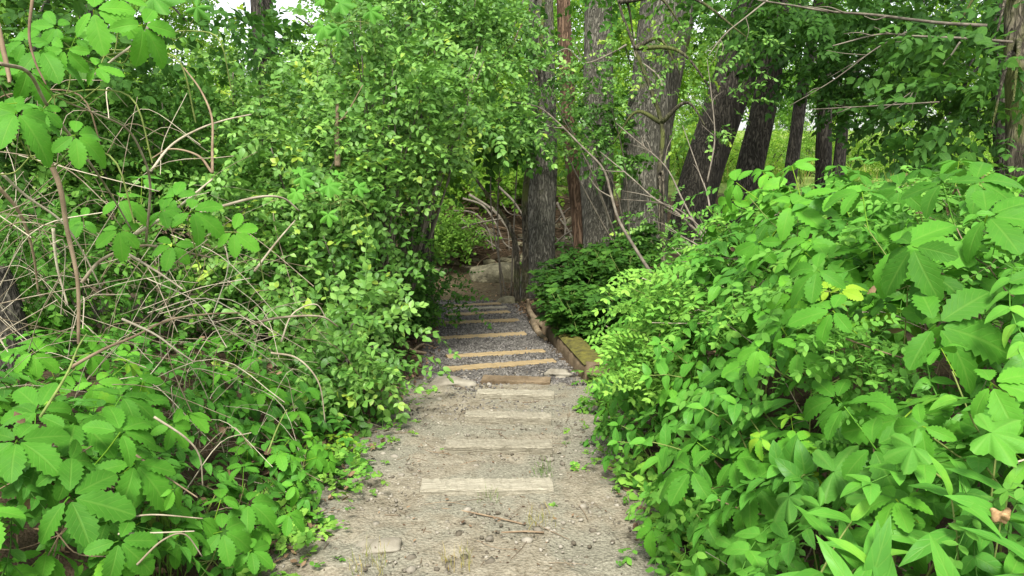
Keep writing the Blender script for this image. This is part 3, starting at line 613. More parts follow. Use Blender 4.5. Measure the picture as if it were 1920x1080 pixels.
make_bush('shaded_bush', 'dim bush behind the thick brown cane, hiding the ground', 140, 470, 4.9, (.6, .4, .35), 20, 16, 'herb', SP_HONEY, 'dim bushes in the thicket', toward=None)
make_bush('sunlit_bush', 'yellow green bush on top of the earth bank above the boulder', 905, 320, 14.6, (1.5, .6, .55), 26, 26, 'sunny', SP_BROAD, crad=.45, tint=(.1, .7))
make_bush('fern_bush', 'low yellow green plants on the slope beside the boulder', 842, 432, 13.4, (.5, .4, .28), 16, 16, 'herb', SP_HONEY, crad=.22, tint=(.6, .95), sc=(1.1, 1.5))
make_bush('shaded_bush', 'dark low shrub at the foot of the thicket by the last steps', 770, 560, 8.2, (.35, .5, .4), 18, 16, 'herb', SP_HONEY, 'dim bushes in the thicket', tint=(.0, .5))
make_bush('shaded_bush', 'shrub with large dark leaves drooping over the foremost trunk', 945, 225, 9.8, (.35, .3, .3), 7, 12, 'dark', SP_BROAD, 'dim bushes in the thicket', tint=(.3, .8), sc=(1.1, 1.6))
# dark green herbs at the feet of the trees
HERB = []
def herb_proto(sps, k, hgt, spread, leafm, lean=.35, stem='greenstem', sc=(.7, 1.1), tint=(.1, .6)):
    """upright stems with leafy sprays off them; mesh data to be shared"""
    sm_, lf = MB(), MB()
    for _ in range(k):
        a = U(0, 6.28); l = U(.1, lean); d = unit(A([math.cos(a)*l, math.sin(a)*l, 1])); h = hgt*U(.65, 1.1); b = A([U(-spread, spread), U(-spread, spread), 0]); P = spline(A([b, b+d*h*.55, b+d*h+A([math.cos(a), math.sin(a), -.2])*.15*h]), 10)
        tube(sm_, P, np.linspace(.003, .0012, 10), sides=4)
        for q in P[3:]:
            for j in range(2):
                aa = U(0, 6.28); dd = A([math.cos(aa), math.sin(aa), U(-.15, .35)]); lf.inst(sps[rng.integers(len(sps))], dd, A([U(-.3, .3), U(-.3, .3), 1]), q, U(*sc), U(*tint))
    return sm_.mesh('stem', stem), lf.mesh('foliage', leafm)
SP_SMALL = [spray(HONEY, 3, .09, .2, 50, .15, .0008) for _ in range(3)]
protos = [herb_proto(SP_SMALL, 9, .42, .16, 'dark', sc=(.9, 1.4), tint=(.1, .75)) for _ in range(3)]
def put_herb(pr, label, cat, name, loc, rz, s, group=None):
    t = thing(name, label, cat, loc, group); t.rotation_euler = (0, 0, rz); t.scale = (s, s, s)
    link('stem', pr[0], t); link('foliage', pr[1], t); return t
hx = [(1060, 600, 8.0), (1105, 590, 7.6), (1150, 600, 7.2), (1085, 560, 8.6), (1130, 545, 8.8), (1180, 560, 7.8), (1040, 570, 9.2), (1160, 525, 9.4), (1110, 625, 7.0), (1210, 530, 8.6), (1185, 600, 6.8), (1075, 630, 7.2), (1075, 535, 9.8), (1120, 515, 9.9), (1200, 505, 10.2)]
for i, (px, py, d) in enumerate(hx):
    p = at(px, py, d); put_herb(protos[i % 3], 'leafy dark green herb in the patch between the mossy timber and trunks', 'herb', 'woodland_herb', (p[0], p[1], H(p[0], p[1])), U(0, 6), U(.9, 1.35), 'dark green herbs at the feet of the trunks')
for i, (px, py, d) in enumerate([(735, 640, 7.0), (770, 620, 7.4), (715, 620, 6.6), (760, 590, 8.2), (700, 655, 6.2), (790, 560, 9.0)]):
    p = at(px, py, d); p[0] = min(p[0], xc(p[1])-.62); put_herb(protos[i % 3], 'small dark herb growing at the foot of the honeysuckle beside the steps', 'herb', 'woodland_herb', (p[0], p[1], H(p[0], p[1])), U(0, 6), U(.6, .85), 'dark herbs under the honeysuckle')
# understorey of the shaded wood floor
mb = MB()
for k in range(170):
    y = U(1.5, 6); x = xc(y)+np.clip(rng.normal()*.55, -1, 1); a = U(0, 6.28); l = U(.02, .10); d = A([math.cos(a), math.sin(a), 0])*l; p = A([x, y, 0]); Q = A([p-d, p+sph(1)[0]*l*.25, p+d]); Q[:, 2] = H(Q[:, 0], Q[:, 1])+.006; tube(mb, Q, U(.0008, .002), 6, 4, tint=U(-.8, .2), closed=False)
rub('twig_litter', mb, 'cane2', 'short broken twigs strewn on the path')
mb = MB(); n = 900
y = U(5.5, 15, n); x = np.where(rng.random(n) < .5, xc(y)-.85-3.2*rng.random(n), xc(y)+.85+3.4*rng.random(n)); 
k = rng.integers(0, 3, n)
for j in range(3):
    s = k == j; m_ = s.sum(); d = sph(m_); d[:, 2] = np.abs(d[:, 2])*.4+.1; mb.inst(SP_HONEY[j], d, A([0, 0, 1.])+sph(m_)*.4, np.c_[x[s], y[s], H(x[s], y[s])+U(.02, .25, m_)], U(.7, 1.2, m_), U(0, .7, m_))
rub('undergrowth', mb, 'herb', 'low green undergrowth on the shaded wood floor')

# ------------------------------------------------------------------ bushes and trees beyond the bank
def bg_proto(rad, clumps, per, sps, leafm, crad, trunk=None, sc=(.9, 1.5), tint=(.0, .8)):
    lf, st = MB(), MB(); c = sph(clumps)*A(rad)*(U(.3, 1, clumps)**.4)[:, None]+A([0, 0, rad[2]*.95+(trunk or 0)])
    leafcloud(lf, sps, c, crad, per, .4, tint, sc, .8)
    h = rad[2]*.9+(trunk or 0)
    if trunk: tube(st, A([[0, 0, -.2], [.05, 0, h*.5], [.1, .05, h*1.4]]), A([.16, .12, .04]), 10, 10)
    for q in c[::4]: tube(st, A([[0, 0, h*.35 if trunk else -.1], q*.5+A([0, 0, h*.1]), q]), A([.04, .03, .008]), 8, 5)
    return st.mesh('trunk' if trunk else 'stem', 'bark2'), lf.mesh('crown' if trunk else 'foliage', leafm)
BGB = [bg_proto((1.3, 1.1, 1.0), 34, 26, SP_BG, 'sunny', .42) for _ in range(3)]
BGT = [bg_proto((2.6, 2.4, 2.6), 70, 34, SP_BG, 'sunny', .75, 1.8, (1.4, 2.6)), bg_proto((2.0, 2.0, 3.0), 60, 34, SP_BG, 'herb', .7, 1.5, (1.4, 2.6), (.4, .9))]
def put_bg(pr, name, cat, label, group, x, y, s, parts):
    t = thing(name, label, cat, (x, y, H(x, y)), group); t.rotation_euler = (0, 0, U(0, 6.28)); t.scale = (s, s, s*U(.85, 1.15))
    for nm, me in zip(parts, pr): link(nm, me, t)
def gx_(px, y): return (px-960)/F*(y*math.cos(PITCH))
for i, (px, y, s) in enumerate([(820, 17, .9), (930, 18, 1.0), (1010, 17, .8), (700, 17.5, 1.1), (560, 18, 1.1), (420, 17, 1.2), (880, 22, 1.3), (1000, 23, 1.3), (760, 23, 1.5), (620, 22, 1.2), (300, 19, 1.4), (150, 18, 1.4)]):
    put_bg(BGB[i % 3], 'sunlit_bush', 'bush', 'sunlit yellow green bush on the ground above the earth bank behind the honeysuckle', 'sunlit bushes above the bank behind the honeysuckle', gx_(px, y), y, s, ('stem', 'foliage'))
for i, (px, y, s) in enumerate([(1090, 17, .75), (1165, 18, .8), (1280, 19, .7), (1350, 18, .6), (1440, 18, .62), (1520, 20, .6), (1100, 23, 1.1), (1260, 25, 1.0), (1600, 17, .55), (1690, 19, .65), (1780, 17, .7), (1880, 18, .8), (1400, 26, .9), (1760, 27, .9)]):
    put_bg(BGB[i % 3], 'sunlit_bush', 'bush', 'sunlit yellow green bush in the meadow seen between the trunks', 'sunlit bushes in the meadow behind the trunks', gx_(px, y), y, s, ('stem', 'foliage'))
for i, (px, y, s) in enumerate([(1000, 36, 1.3), (840, 40, 1.5), (700, 38, 1.4), (1130, 44, 1.4), (1300, 58, 1.0), (1480, 64, .9), (1680, 55, .9), (1850, 50, 1.1), (300, 34, 1.3), (120, 30, 1.5), (-50, 30, 1.6), (2050, 40, 1.4), (930, 30, 1.0), (1415, 34, 1.1), (1225, 33, 1.1), (1560, 38, 1.2), (1760, 36, 1.2), (420, 60, 1.0), (560, 62, .9)]):
    put_bg(BGT[i % 2], 'far_tree', 'tree', 'distant light green tree standing in the open beyond the wood', 'distant trees beyond the wood', gx_(px, y), y, s, ('trunk', 'crown'))
# meadow grass beyond the bank
mb = MB(); n = 5000; y = 15.2+16*rng.random(n)**1.3; x = U(-1, 1, n)*(y*.8); d = sph(n)*.4+A([0, 0, 1.])
mb.inst(GRASS[0], d, sph(n), np.c_[x, y, H(x, y)-.02], U(1.2, 2.4, n), U(.2, 1., n)); rub('meadow_grass', mb, 'grass', 'long pale grass of the open meadow beyond the trunks')

# roots and bare branches against the earth bank
ROOTS = [[(868, 372), (905, 385), (930, 420), (945, 455), (965, 468)], [(880, 365), (925, 395), (960, 440), (975, 470)], [(900, 420), (935, 445), (975, 448), (1000, 440)], [(850, 395), (890, 400), (915, 430), (925, 470)],
 [(1040, 420), (1062, 395), (1085, 380)], [(1035, 445), (1060, 455), (1090, 470)], [(1050, 410), (1070, 440), (1080, 480)], [(1030, 470), (1060, 440), (1090, 425)], [(940, 380), (955, 400), (985, 405)], [(865, 410), (900, 440), (940, 470)], [(920, 385), (950, 425), (955, 470)], [(1045, 380), (1060, 420), (1055, 470)], [(935, 350), (965, 380), (990, 420)], [(840, 440), (890, 420), (940, 410)]]
for k, q in enumerate(ROOTS):
    P = pxline(q, 13.6+U(-.3, .3), 13.0+U(-.2, .2)); b0 = P[-1].copy(); w_ = U(.010, .026)
    o = tube(MB(), P-b0, np.linspace(w_, w_*.55, len(P)), 20, 9, bark=.004, ridges=6, tint=U(-.2, .4)).build('fallen_branch', 'twig'); o.location = b0
    tag(o, 'bare crooked branch in the heap against the earth bank behind the trunks', 'branch', 'bare branches heaped against the earth bank')

mb = MB()
for k in range(260):
    x = U(-2.4, 1.9); y = U(13.3, 14.6); p = A([x, y, H(x, y)+U(0, .5)**1.3]); a = U(0, 6.28); d = A([math.cos(a), math.sin(a)*.5, U(-.5, .5)])*U(.2, .6); tube(mb, A([p-d, p+sph(1)[0]*.12, p+d]), U(.004, .014), 8, 5, tint=U(-.8, .1), closed=False)
rub('brushwood', mb, 'cane2', 'brown brushwood matted over the earth bank in the shade')
# ------------------------------------------------------------------ dead canes and branches
def cane(pts, d0, d1, wpx, mat, label, name='dry_cane', cat='cane', group='arching dry canes of the tangle', fork=0, taper=.5):
    P = pxline(pts, d0, d1); P = P+sph(len(P))*.008*A([1, 1, 1]); k = len(P); r = np.linspace(1, taper, k)*wpx/2*(d0+d1)/2/F
    b0 = P[0].copy(); mb = MB(); Q = spline(P, 26); tube(mb, Q-b0, np.linspace(1, taper, 26)*(1.2 if mat != 'twig' else .8)*wpx/2*(d0+d1)/2/F, sides=7, tint=U(-.2, .35))
    for _ in range(fork):
        i = rng.integers(6, 22); e = Q[i]+unit(unit(Q[i+2]-Q[i])+sph(1)[0]*.8)*U(.15, .4); tube(mb, A([Q[i], (Q[i]+e)/2+sph(1)[0]*.03, e])-b0, A([r.mean()*.6, r.mean()*.4, r.mean()*.2]), 10, 5)
    o = mb.build(name, mat); o.location = b0; return tag(o, label, cat, group)
CN = [
 ([(0, 115), (50, 140), (90, 200), (140, 265), (185, 325), (215, 375), (250, 430)], 1.9, 2.9, 5.5, 'cane', 'long pale cane sloping down from the edge behind the hanging creeper leaves'),
 ([(75, 225), (85, 280), (110, 350), (130, 430), (145, 530), (152, 645)], 2.5, 2.6, 10, 'cane2', 'thick upright brown cane beside the hanging creeper'),
 ([(0, 328), (50, 370), (110, 415), (150, 470), (190, 540)], 2.6, 3.0, 4.5, 'cane', 'pale cane falling from the edge across the thick brown cane'),
 ([(150, 530), (190, 490), (255, 460), (300, 465), (395, 480)], 3.0, 3.2, 6, 'cane', 'pale cane rising then bending level above the broad vines'),
 ([(250, 440), (320, 395), (400, 338)], 3.0, 3.3, 5.5, 'cane', 'straight pale snapped cane pointing up towards the honeysuckle'),
 ([(370, 403), (430, 385), (490, 368), (530, 372), (560, 392)], 3.6, 4.0, 5, 'cane', 'pale arched cane reaching over into the honeysuckle leaves'),
 ([(475, 510), (520, 455), (553, 413)], 4.0, 4.4, 4, 'cane', 'short white stick standing slanted below the honeysuckle'),
 ([(270, 455), (283, 350), (270, 290), (235, 240), (190, 215), (130, 190)], 3.0, 2.4, 4.5, 'cane', 'bowed pale cane arching over to the hanging creeper leaves'),
 ([(285, 320), (320, 270), (370, 240), (420, 225), (470, 212)], 3.6, 4.0, 4, 'cane', 'thin arched cane sweeping into the honeysuckle from the tangle'),
 ([(400, 322), (398, 280), (395, 220), (375, 165), (345, 125)], 3.6, 4.0, 4.5, 'cane2', 'reddish cane hanging straight down in front of the honeysuckle'),
 ([(290, 30), (265, 75), (215, 110), (160, 150)], 2.6, 2.4, 5, 'cane', 'pale broken cane slanting above the hanging creeper'),
 ([(400, 322), (370, 290), (320, 280), (285, 300)], 3.6, 3.7, 4, 'cane2', 'small brown cane hooked at the end of the reddish hanging cane'),
 ([(0, 350), (40, 400), (60, 470), (70, 545)], 3.0, 3.3, 6, 'cane2', 'brown cane curving down in front of the stump shaped shadow'),
 ([(100, 430), (105, 500), (125, 570)], 3.0, 3.1, 5, 'cane', 'short pale upright cane behind the thick brown cane'),
 ([(60, -10), (55, 60), (65, 110), (88, 155)], 2.0, 2.0, 5, 'cane2', 'brown vine stem hanging down among the hanging creeper leaves'),
 ([(-5, 50), (15, 130), (22, 160)], 2.0, 2.0, 9, 'cane2', 'thick brown stem cut by the frame edge by the hanging creeper'),
 ([(240, 480), (300, 510), (345, 545)], 3.0, 2.9, 4.5, 'cane', 'pale cane dropping towards the broad leaved vines'),
 ([(225, 600), (285, 625), (330, 655), (362, 678)], 2.8, 2.9, 4, 'cane', 'short pale cane lying over the broad leaved vines'),
 ([(130, 690), (190, 655), (250, 630), (320, 600), (390, 588), (450, 585)], 2.5, 3.2, 5, 'cane2', 'long orange brown cane sloping across the low vines'),
 ([(470, 605), (530, 595), (600, 595), (632, 610)], 3.4, 3.7, 4.5, 'cane', 'white arched cane above the bright creeper near the path'),
 ([(290, 785), (345, 820), (375, 855), (378, 915)], 2.5, 2.6, 4, 'cane', 'bent cane stooping over the low creepers in front of the tangle'),
 ([(250, 855), (310, 890), (372, 937)], 2.3, 2.4, 4, 'cane2', 'brown cane lying straight over the near creeper leaves'),
 ([(225, 978), (290, 968), (375, 975)], 2.1, 2.1, 3.5, 'cane', 'pale dry stalk, upper one lying over the grass tuft'),
 ([(220, 1000), (290, 994), (362, 996)], 2.05, 2.1, 3.5, 'cane', 'pale dry stalk lying level in the grass tuft'),
 ([(255, 1055), (300, 1010), (350, 1005), (378, 1045)], 2.0, 2.1, 3.5, 'cane', 'dry stalk bent in a hoop over the grass tuft'),
 ([(505, 660), (555, 672), (600, 720), (612, 790)], 3.2, 3.3, 3.5, 'cane', 'thin arched cane drooping beside the path in front of broad leaves'),
 ([(530, 640), (545, 590), (590, 570), (610, 600)], 3.6, 3.7, 3.0, 'cane', 'thin looped cane under the low pale leaved bush'),
]
for q in CN: cane(*q)
cane([(80, 782), (130, 700), (150, 655), (165, 628)], 2.0, 2.2, 4.5, 'greenstem', 'yellow green climbing shoot rising over the near creepers', 'creeper_shoot', 'vine shoot', None)
cane([(500, 850), (520, 800), (535, 770)], 2.7, 2.7, 3, 'greenstem', 'short yellow green shoot above the bright creeper by the path', 'creeper_shoot', 'vine shoot', None)
DB = [
 ([(960, 192), (1010, 200), (1047, 230), (1090, 275), (1130, 315), (1145, 365), (1160, 415), (1190, 465), (1222, 512)], 8.0, 6.6, 8, 'long bare grey branch bowed in front of the three upright trunks', 2),
 ([(1155, 232), (1185, 255), (1245, 310), (1278, 370), (1310, 430), (1355, 485)], 7.6, 6.2, 5.5, 'thin bare branch crossing the thickest trunk on a slant', 4),
 ([(1125, 285), (1180, 330), (1225, 370), (1265, 395), (1300, 430), (1350, 470)], 7.4, 6.0, 7, 'forked pale bare branch pointing from the leafy bank to the trunks', 6),
 ([(1280, 235), (1310, 320), (1325, 360), (1332, 390)], 7.4, 6.6, 4.5, 'bare twig rising upright before the dark leaning trunk', 3),
 ([(1165, 375), (1230, 380), (1280, 400), (1345, 455)], 6.9, 6.1, 5, 'bare branch with upturned twigs low before the thickest trunk', 4),
 ([(1250, 430), (1300, 455), (1340, 480), (1365, 500)], 6.4, 5.8, 5, 'tangled twiggy branch close above the orange tipped stake', 8),
 ([(1290, 520), (1310, 480), (1340, 450), (1390, 440)], 6.0, 5.8, 4, 'thin twiggy branch entering the leafy bank beside the stake', 8),
 ([(1035, 105), (1065, 92), (1098, 117), (1150, 97), (1175, 85)], 8.6, 8.4, 5, 'short white branch between the first two grey trunks', 2),
 ([(1190, 60), (1190, 105), (1215, 125), (1235, 145), (1245, 170)], 9.4, 9.2, 6, 'crooked grey twig against the upper thickest trunk', 1),
 ([(1420, 2), (1490, 12), (1550, 20), (1640, 30), (1760, 42), (1850, 50)], 6.6, 6.0, 8, 'long level branch running out from the spotted trunk under the dark leaves', 3),
 ([(1560, 85), (1650, 66), (1720, 66), (1800, 70), (1900, 78)], 5.8, 5.9, 7, 'pale level branch joining the spotted edge trunk', 3),
 ([(1480, 200), (1560, 150), (1640, 95), (1700, 60)], 6.2, 6.0, 4, 'thin slanting bare branch crossing the bright gaps over the bank', 3),
 ([(1640, 215), (1700, 180), (1770, 120), (1800, 80)], 6.4, 6.2, 4.5, 'thin slanting branch beside the pale level branch over the bank', 2),
 ([(1520, 205), (1640, 197), (1760, 190)], 6.6, 6.4, 4, 'thin level twig low over the leafy bank', 3),
 ([(1327, 110), (1335, 180), (1340, 260), (1325, 340)], 7.6, 7.4, 4, 'upright thin bare stem before the dark leaning trunk', 3),
 ([(1330, 100), (1360, 65), (1400, 30), (1440, 0)], 7.6, 7.6, 4.5, 'bare twig slanting up across the dark leaning trunk', 4),
]
for pts, d0, d1, w_, lb, fk in DB: cane(pts[::-1], d1, d0, w_, 'twig', lb, 'bare_branch', 'branch', 'bare branches in front of the trunks' if pts[0][0] < 1400 and d0 > 6.6 else 'bare branches over the leafy bank', fk, .4)
cane([(555, 30), (590, 55), (620, 100), (640, 150), (640, 200)][::-1], 7.2, 7.4, 7, 'bark2', 'black bare branch reaching into the open patch of sky', 'bare_branch', 'branch', None, 6, .35)
cane([(632, 310), (632, 250), (631, 190)], 5.4, 5.5, 10, 'cane2', 'upright brown dead stem standing among the honeysuckle leaves', 'bare_branch', 'branch', None, 2)
P = grd([(690, 640), (720, 645), (750, 655), (775, 668), (800, 672)], .05); P[0][2] += .12
mb = MB(); b0 = P[-1].copy(); tube(mb, P-b0, A([.008, .012, .015, .016, .01]), 24, 7); e = grd([(775, 668), (792, 655), (812, 660)], .05)-b0; tube(mb, e, A([.014, .01, .006]), 10, 6)
o = mb.build('dead_branch', 'driftwood'); o.location = b0; tag(o, 'tan dead branch with forked end lying beside the gravel steps', 'branch')
for pts, lb in (([(828, 955), (870, 960), (930, 972), (985, 985)], 'long thin reddish rootlet lying on the near dirt path'), ([(940, 1000), (985, 998), (1020, 1000)], 'short reddish rootlet behind the dry grass on the near path'), ([(700, 745), (760, 742), (800, 738)], 'thin dead stick at the path edge near the dark buried board')):
    P = grd(pts, .004); b0 = P[0].copy(); o = tube(MB(), P-b0, .004, 16, 6).build('rootlet', 'cane2'); o.location = b0; tag(o, lb, 'rootlet')
# fine dry tangle nobody could count
mb = MB()
for k in range(70):
    y = U(2.7, 4.6); x = xc(y)-edgeL(y)-.35-1.5*(y-1.4)/2.*rng.random(); p = A([x, y, H(x, y)+U(.3, .5)+U(0, 1.3)*min(1, (-x-.9)/.9)]); a = U(0, 6.28); d = unit(A([math.cos(a), math.sin(a)*.5, U(-1.6, 1.6)])); l = U(.3, .9)
    tube(mb, A([p-d*l/2, p+sph(1)[0]*.09, p+d*l/2-A([0, 0, U(0, .25)])]), U(.0010, .0026), 12, 4, tint=U(-.3, .7), closed=False)
for k in range(330):
    y = U(2.6, 5.2); x = xc(y)-edgeL(y)-.15-abs(rng.normal())*.95*(1+.25*(y-2.6)); z = H(x, y); hh = U(0, 1)**1.6*np.interp(-x, [.9, 1.5, 2.4], [.35, .9, 1.9])
    p = A([x, y, z+hh]); a = U(0, 6.28); d = unit(A([math.cos(a), math.sin(a)*.6, U(-.9, .9)])); l = U(.2, .75)
    Q = A([p-d*l/2, p+sph(1)[0]*.07+A([0, 0, .05]), p+d*l/2-A([0, 0, U(0, .18)])]); Q[:, 2] = np.maximum(Q[:, 2], H(Q[:, 0], Q[:, 1])+.01); tube(mb, Q, U(.0009, .0025), 9, 4, tint=U(-.7, .5), closed=False)
for k in range(150):
    y = U(1.2, 6.5); x = xc(y)+edgeR(y)+.1+abs(rng.normal())*.8; z = ER(x, y)-U(.05, .3); p = A([x, y, z]); a = U(0, 6.28); d = unit(A([math.cos(a), math.sin(a), U(-.6, .6)])); l = U(.2, .6)
    tube(mb, A([p-d*l/2, p+sph(1)[0]*.05, p+d*l/2]), U(.0012, .003), 8, 4, tint=U(-.3, .4), closed=False)
rub('twig_tangle', mb, 'cane', 'fine dry brown twigs tangled under and between the vines')

# ------------------------------------------------------------------ vine banks on both sides of the path
def surf_n(fn, x, y, e=.05):
    return unit(np.stack([-(fn(x+e, y)-fn(x-e, y))/(2*e), -(fn(x, y+e)-fn(x, y-e))/(2*e), np.ones_like(x)], -1))
def surf_pts(fn, n, x0, x1, y0, y1, side):
    """points spread evenly over the surface of a bank, path left out"""
    out = []
    while sum(len(o) for o in out) < n:
        x = U(x0, x1, 4*n); y = U(y0, y1, 4*n); nn = surf_n(fn, x, y)
        u = (x-xc(y))*side; ok = (u > (edgeR(y) if side > 0 else edgeL(y))-.06) & (rng.random(4*n) < np.minimum(1, .28/np.maximum(nn[:, 2], .12)))
        ok &= np.linalg.norm(np.c_[x, y, fn(x, y)]-EYE, axis=1) > 1.25
        out.append(np.c_[x, y][ok])
    q = np.concatenate(out)[:n]; return q[:, 0], q[:, 1]
def spread(mb, tpls, fn, x, y, up=.9, lift=.05, deep=.22, sc=(.7, 1.1), tint=(.1, .7), tilt=.4, hang=.35):
    n = len(x); nn = surf_n(fn, x, y); p = np.c_[x, y, fn(x, y)]+nn*(lift-deep*rng.random(n)**1.4)[:, None]
    p[:, 2] = np.maximum(p[:, 2], H(x, y)+.03)
    N_ = unit(nn*.75+A([0, 0, up])+sph(n)*tilt); d = nn*A([1, 1, 0])+sph(n)*A([.9, .9, .2])-A([0, 0, hang]); 
    k = rng.integers(0, len(tpls), n); sc_ = U(*sc, n); ti = U(*tint, n)
    for j, t in enumerate(tpls):
        s = k == j; mb.inst(t, d[s]-N_[s]*np.sum(d[s]*N_[s], 1, keepdims=True), N_[s], p[s], sc_[s], ti[s])
def cover(name, label, mat, tpls, fn, n, box, side, **k):
    x, y = surf_pts(fn, n, *box, side); mb = MB(); spread(mb, tpls, fn, x, y, **k); return rub(name, mb, mat, label)
cover('creeper_cover', 'mingled five leaflet creeper leaves covering the leafy bank', 'creeper', CREEP, ER, 560, (.3, 3.6, .6, 6.0), 1, sc=(.5, 1.05), tint=(-.05, .75), lift=.10, deep=.32)
cover('creeper_cover', 'mingled five leaflet creeper leaves covering the low vine bank under the canes', 'creeper', CREEP, EL, 460, (-3.2, -.3, .6, 4.8), -1, sc=(.45, 1.05), tint=(-.05, .75))
cover('vine_cover', 'pointed oval vine leaves covering the lower leafy bank', 'ovate', SP_OVATE, ER, 420, (.3, 2.4, .7, 4.8), 1, sc=(.7, 1.1), deep=.35)
cover('vine_cover', 'pointed oval vine leaves between creepers and dry canes', 'ovate', SP_OVATE, EL, 170, (-2.6, -.4, 1.6, 4.6), -1, sc=(.6, 1.), deep=.2, tint=(-.05, .4))
cover('locust_cover', 'small rounded leaflets of young locust over the top of the bank', 'locust', SP_LOC, ER, 680, (.5, 4.4, 2.2, 6.4), 1, sc=(.95, 1.5), hang=.1, lift=.12)
cover('locust_cover', 'small rounded leaflets scattered low among the near vines', 'locust', SP_LOC, ER, 120, (.4, 3.0, 1., 2.8), 1, sc=(.6, 1.0), hang=.1, tint=(-.3, .3))
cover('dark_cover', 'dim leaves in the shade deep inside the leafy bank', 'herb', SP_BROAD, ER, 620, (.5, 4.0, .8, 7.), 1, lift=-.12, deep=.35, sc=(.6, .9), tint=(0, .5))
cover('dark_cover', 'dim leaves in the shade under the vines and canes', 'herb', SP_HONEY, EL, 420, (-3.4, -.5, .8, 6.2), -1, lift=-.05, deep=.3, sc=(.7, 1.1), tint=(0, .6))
# yellow green small leaves along both path edges
def edge_patch(n, y0, y1, side, name, label, mat, tp, sc, du=(0, .12), tint=(.5, 1.)):
    y = U(y0, y1, n); u = (edgeR(y) if side > 0 else edgeL(y))*(.92)+U(*du, n)+.05*np.sin(y*9); x = xc(y)+side*u; d = sph(n); d[:, 2] = np.abs(d[:, 2])*.35; mb = MB(); k = rng.integers(0, len(tp), n)
    for j, t in enumerate(tp):
        s = k == j; mb.inst(t, d[s], A([0, 0, 1.])+sph(s.sum())*.4, np.c_[x, y, H(x, y)+U(.01, .08, n)][s], U(*sc, s.sum()), U(*tint, s.sum()))
    rub(name, mb, mat, label)
edge_patch(260, 2.3, 3.6, 1, 'edge_weeds', 'yellow green rounded leaves fringing the path under the leafy bank', 'locust', [leaf(.05, .045, 4, 3, P_EL, fold=.1, droop=.2)], (.6, 1.1), (-.04, .14), (.6, 1.1))
edge_patch(150, 2.3, 3.8, -1, 'edge_weeds', 'small bright weeds fringing the path under the low creepers', 'locust', SP_SMALL, (.4, .8), (-.10, .18), (.3, .9))
edge_patch(110, 1.6, 5.4, -1, 'edge_weeds', 'low scattered weeds in the dirt at the foot of the low creepers', 'herb', SP_SMALL, (.25, .55), (-.22, .05), (.4, 1.))
edge_patch(90, 1.8, 5.2, 1, 'edge_weeds', 'low scattered weeds in the dirt at the foot of the leafy bank', 'herb', SP_SMALL, (.25, .55), (-.22, .02), (.4, 1.))
edge_patch(60, 4.4, 5.6, 1, 'edge_weeds', 'small green weeds at the corner by the mossy timber', 'herb', SP_SMALL, (.5, .9), (-.22, .1), (.3, .9))

# --- plants one can single out -------------------------------------------------
def creeper_plant(label, px, py, fn, k=6, s=1.0, rad=.14, tint=.4, tp=None, face=.45, d=None, name='creeper_plant', cat='creeper', leafm='creeper', group='creeper plants on the banks', big=None):
    p = hit(px, py, fn, .9, 14) if d is None else at(px, py, d)
    nn = surf_n(fn, p[:1], p[1:2])[0] if d is None else unit(A([0, -.6, .8])); base = A([p[0]+nn[0]*-.15, p[1]+nn[1]*-.15, 0]); base[2] = H(base[0], base[1])
    t = thing(name, label, cat, base, group); tocam = unit(EYE-p); st = MB(); fl = MB(); tp = tp or CREEP
    p = p+nn*.05; n0 = unit(nn*.5+A([0, 0, .7])+tocam*face); X, Y, Z = frames(A([[1., 0, .0]]), n0[None]); X, Y = Y[0], -X[0]
    for i in range(k):
        a = 6.28*i/max(1, k-1)+U(-.4, .4); rr = 0 if i == 0 else rad*U(.7, 1.25); q = p+X*math.cos(a)*rr+Y*math.sin(a)*rr+n0*(.06 if i == 0 else U(-.05, .05))
        od = X*math.cos(a)+Y*math.sin(a)-A([0, 0, .35]); N_ = unit(n0+sph(1)[0]*.28+(od*.25 if i else 0)); si = s*(1.1 if i == 0 else U(.65, 1.0))
        fl.inst(tp[rng.integers(len(tp))], od-N_*np.dot(od, N_), N_, q-base, si, tint+U(-.2, .2))
        m = p-n0*.12; tube(st, A([q-N_*.11*si, m*.6+q*.4-n0*.08, m])-base, .0022, 8, 4, closed=False)
    if d is None: tube(st, A([p-n0*.12-base, (p-base)*.45+A([U(-.05, .05), U(-.05, .05), 0]), [0, 0, -.02]]), .0024, 10, 5, closed=False)
    else: tube(st, A([p-n0*.12, p-n0*.16+A([.10, .06, .05]), p+A([.2, .12, -.10]), p+A([.22, .16, -.3])])-base, .0028, 14, 5, closed=False)
    st.build('stem', 'greenstem' if tint > .3 else 'cane2', t); fl.build('foliage', leafm, t); return t
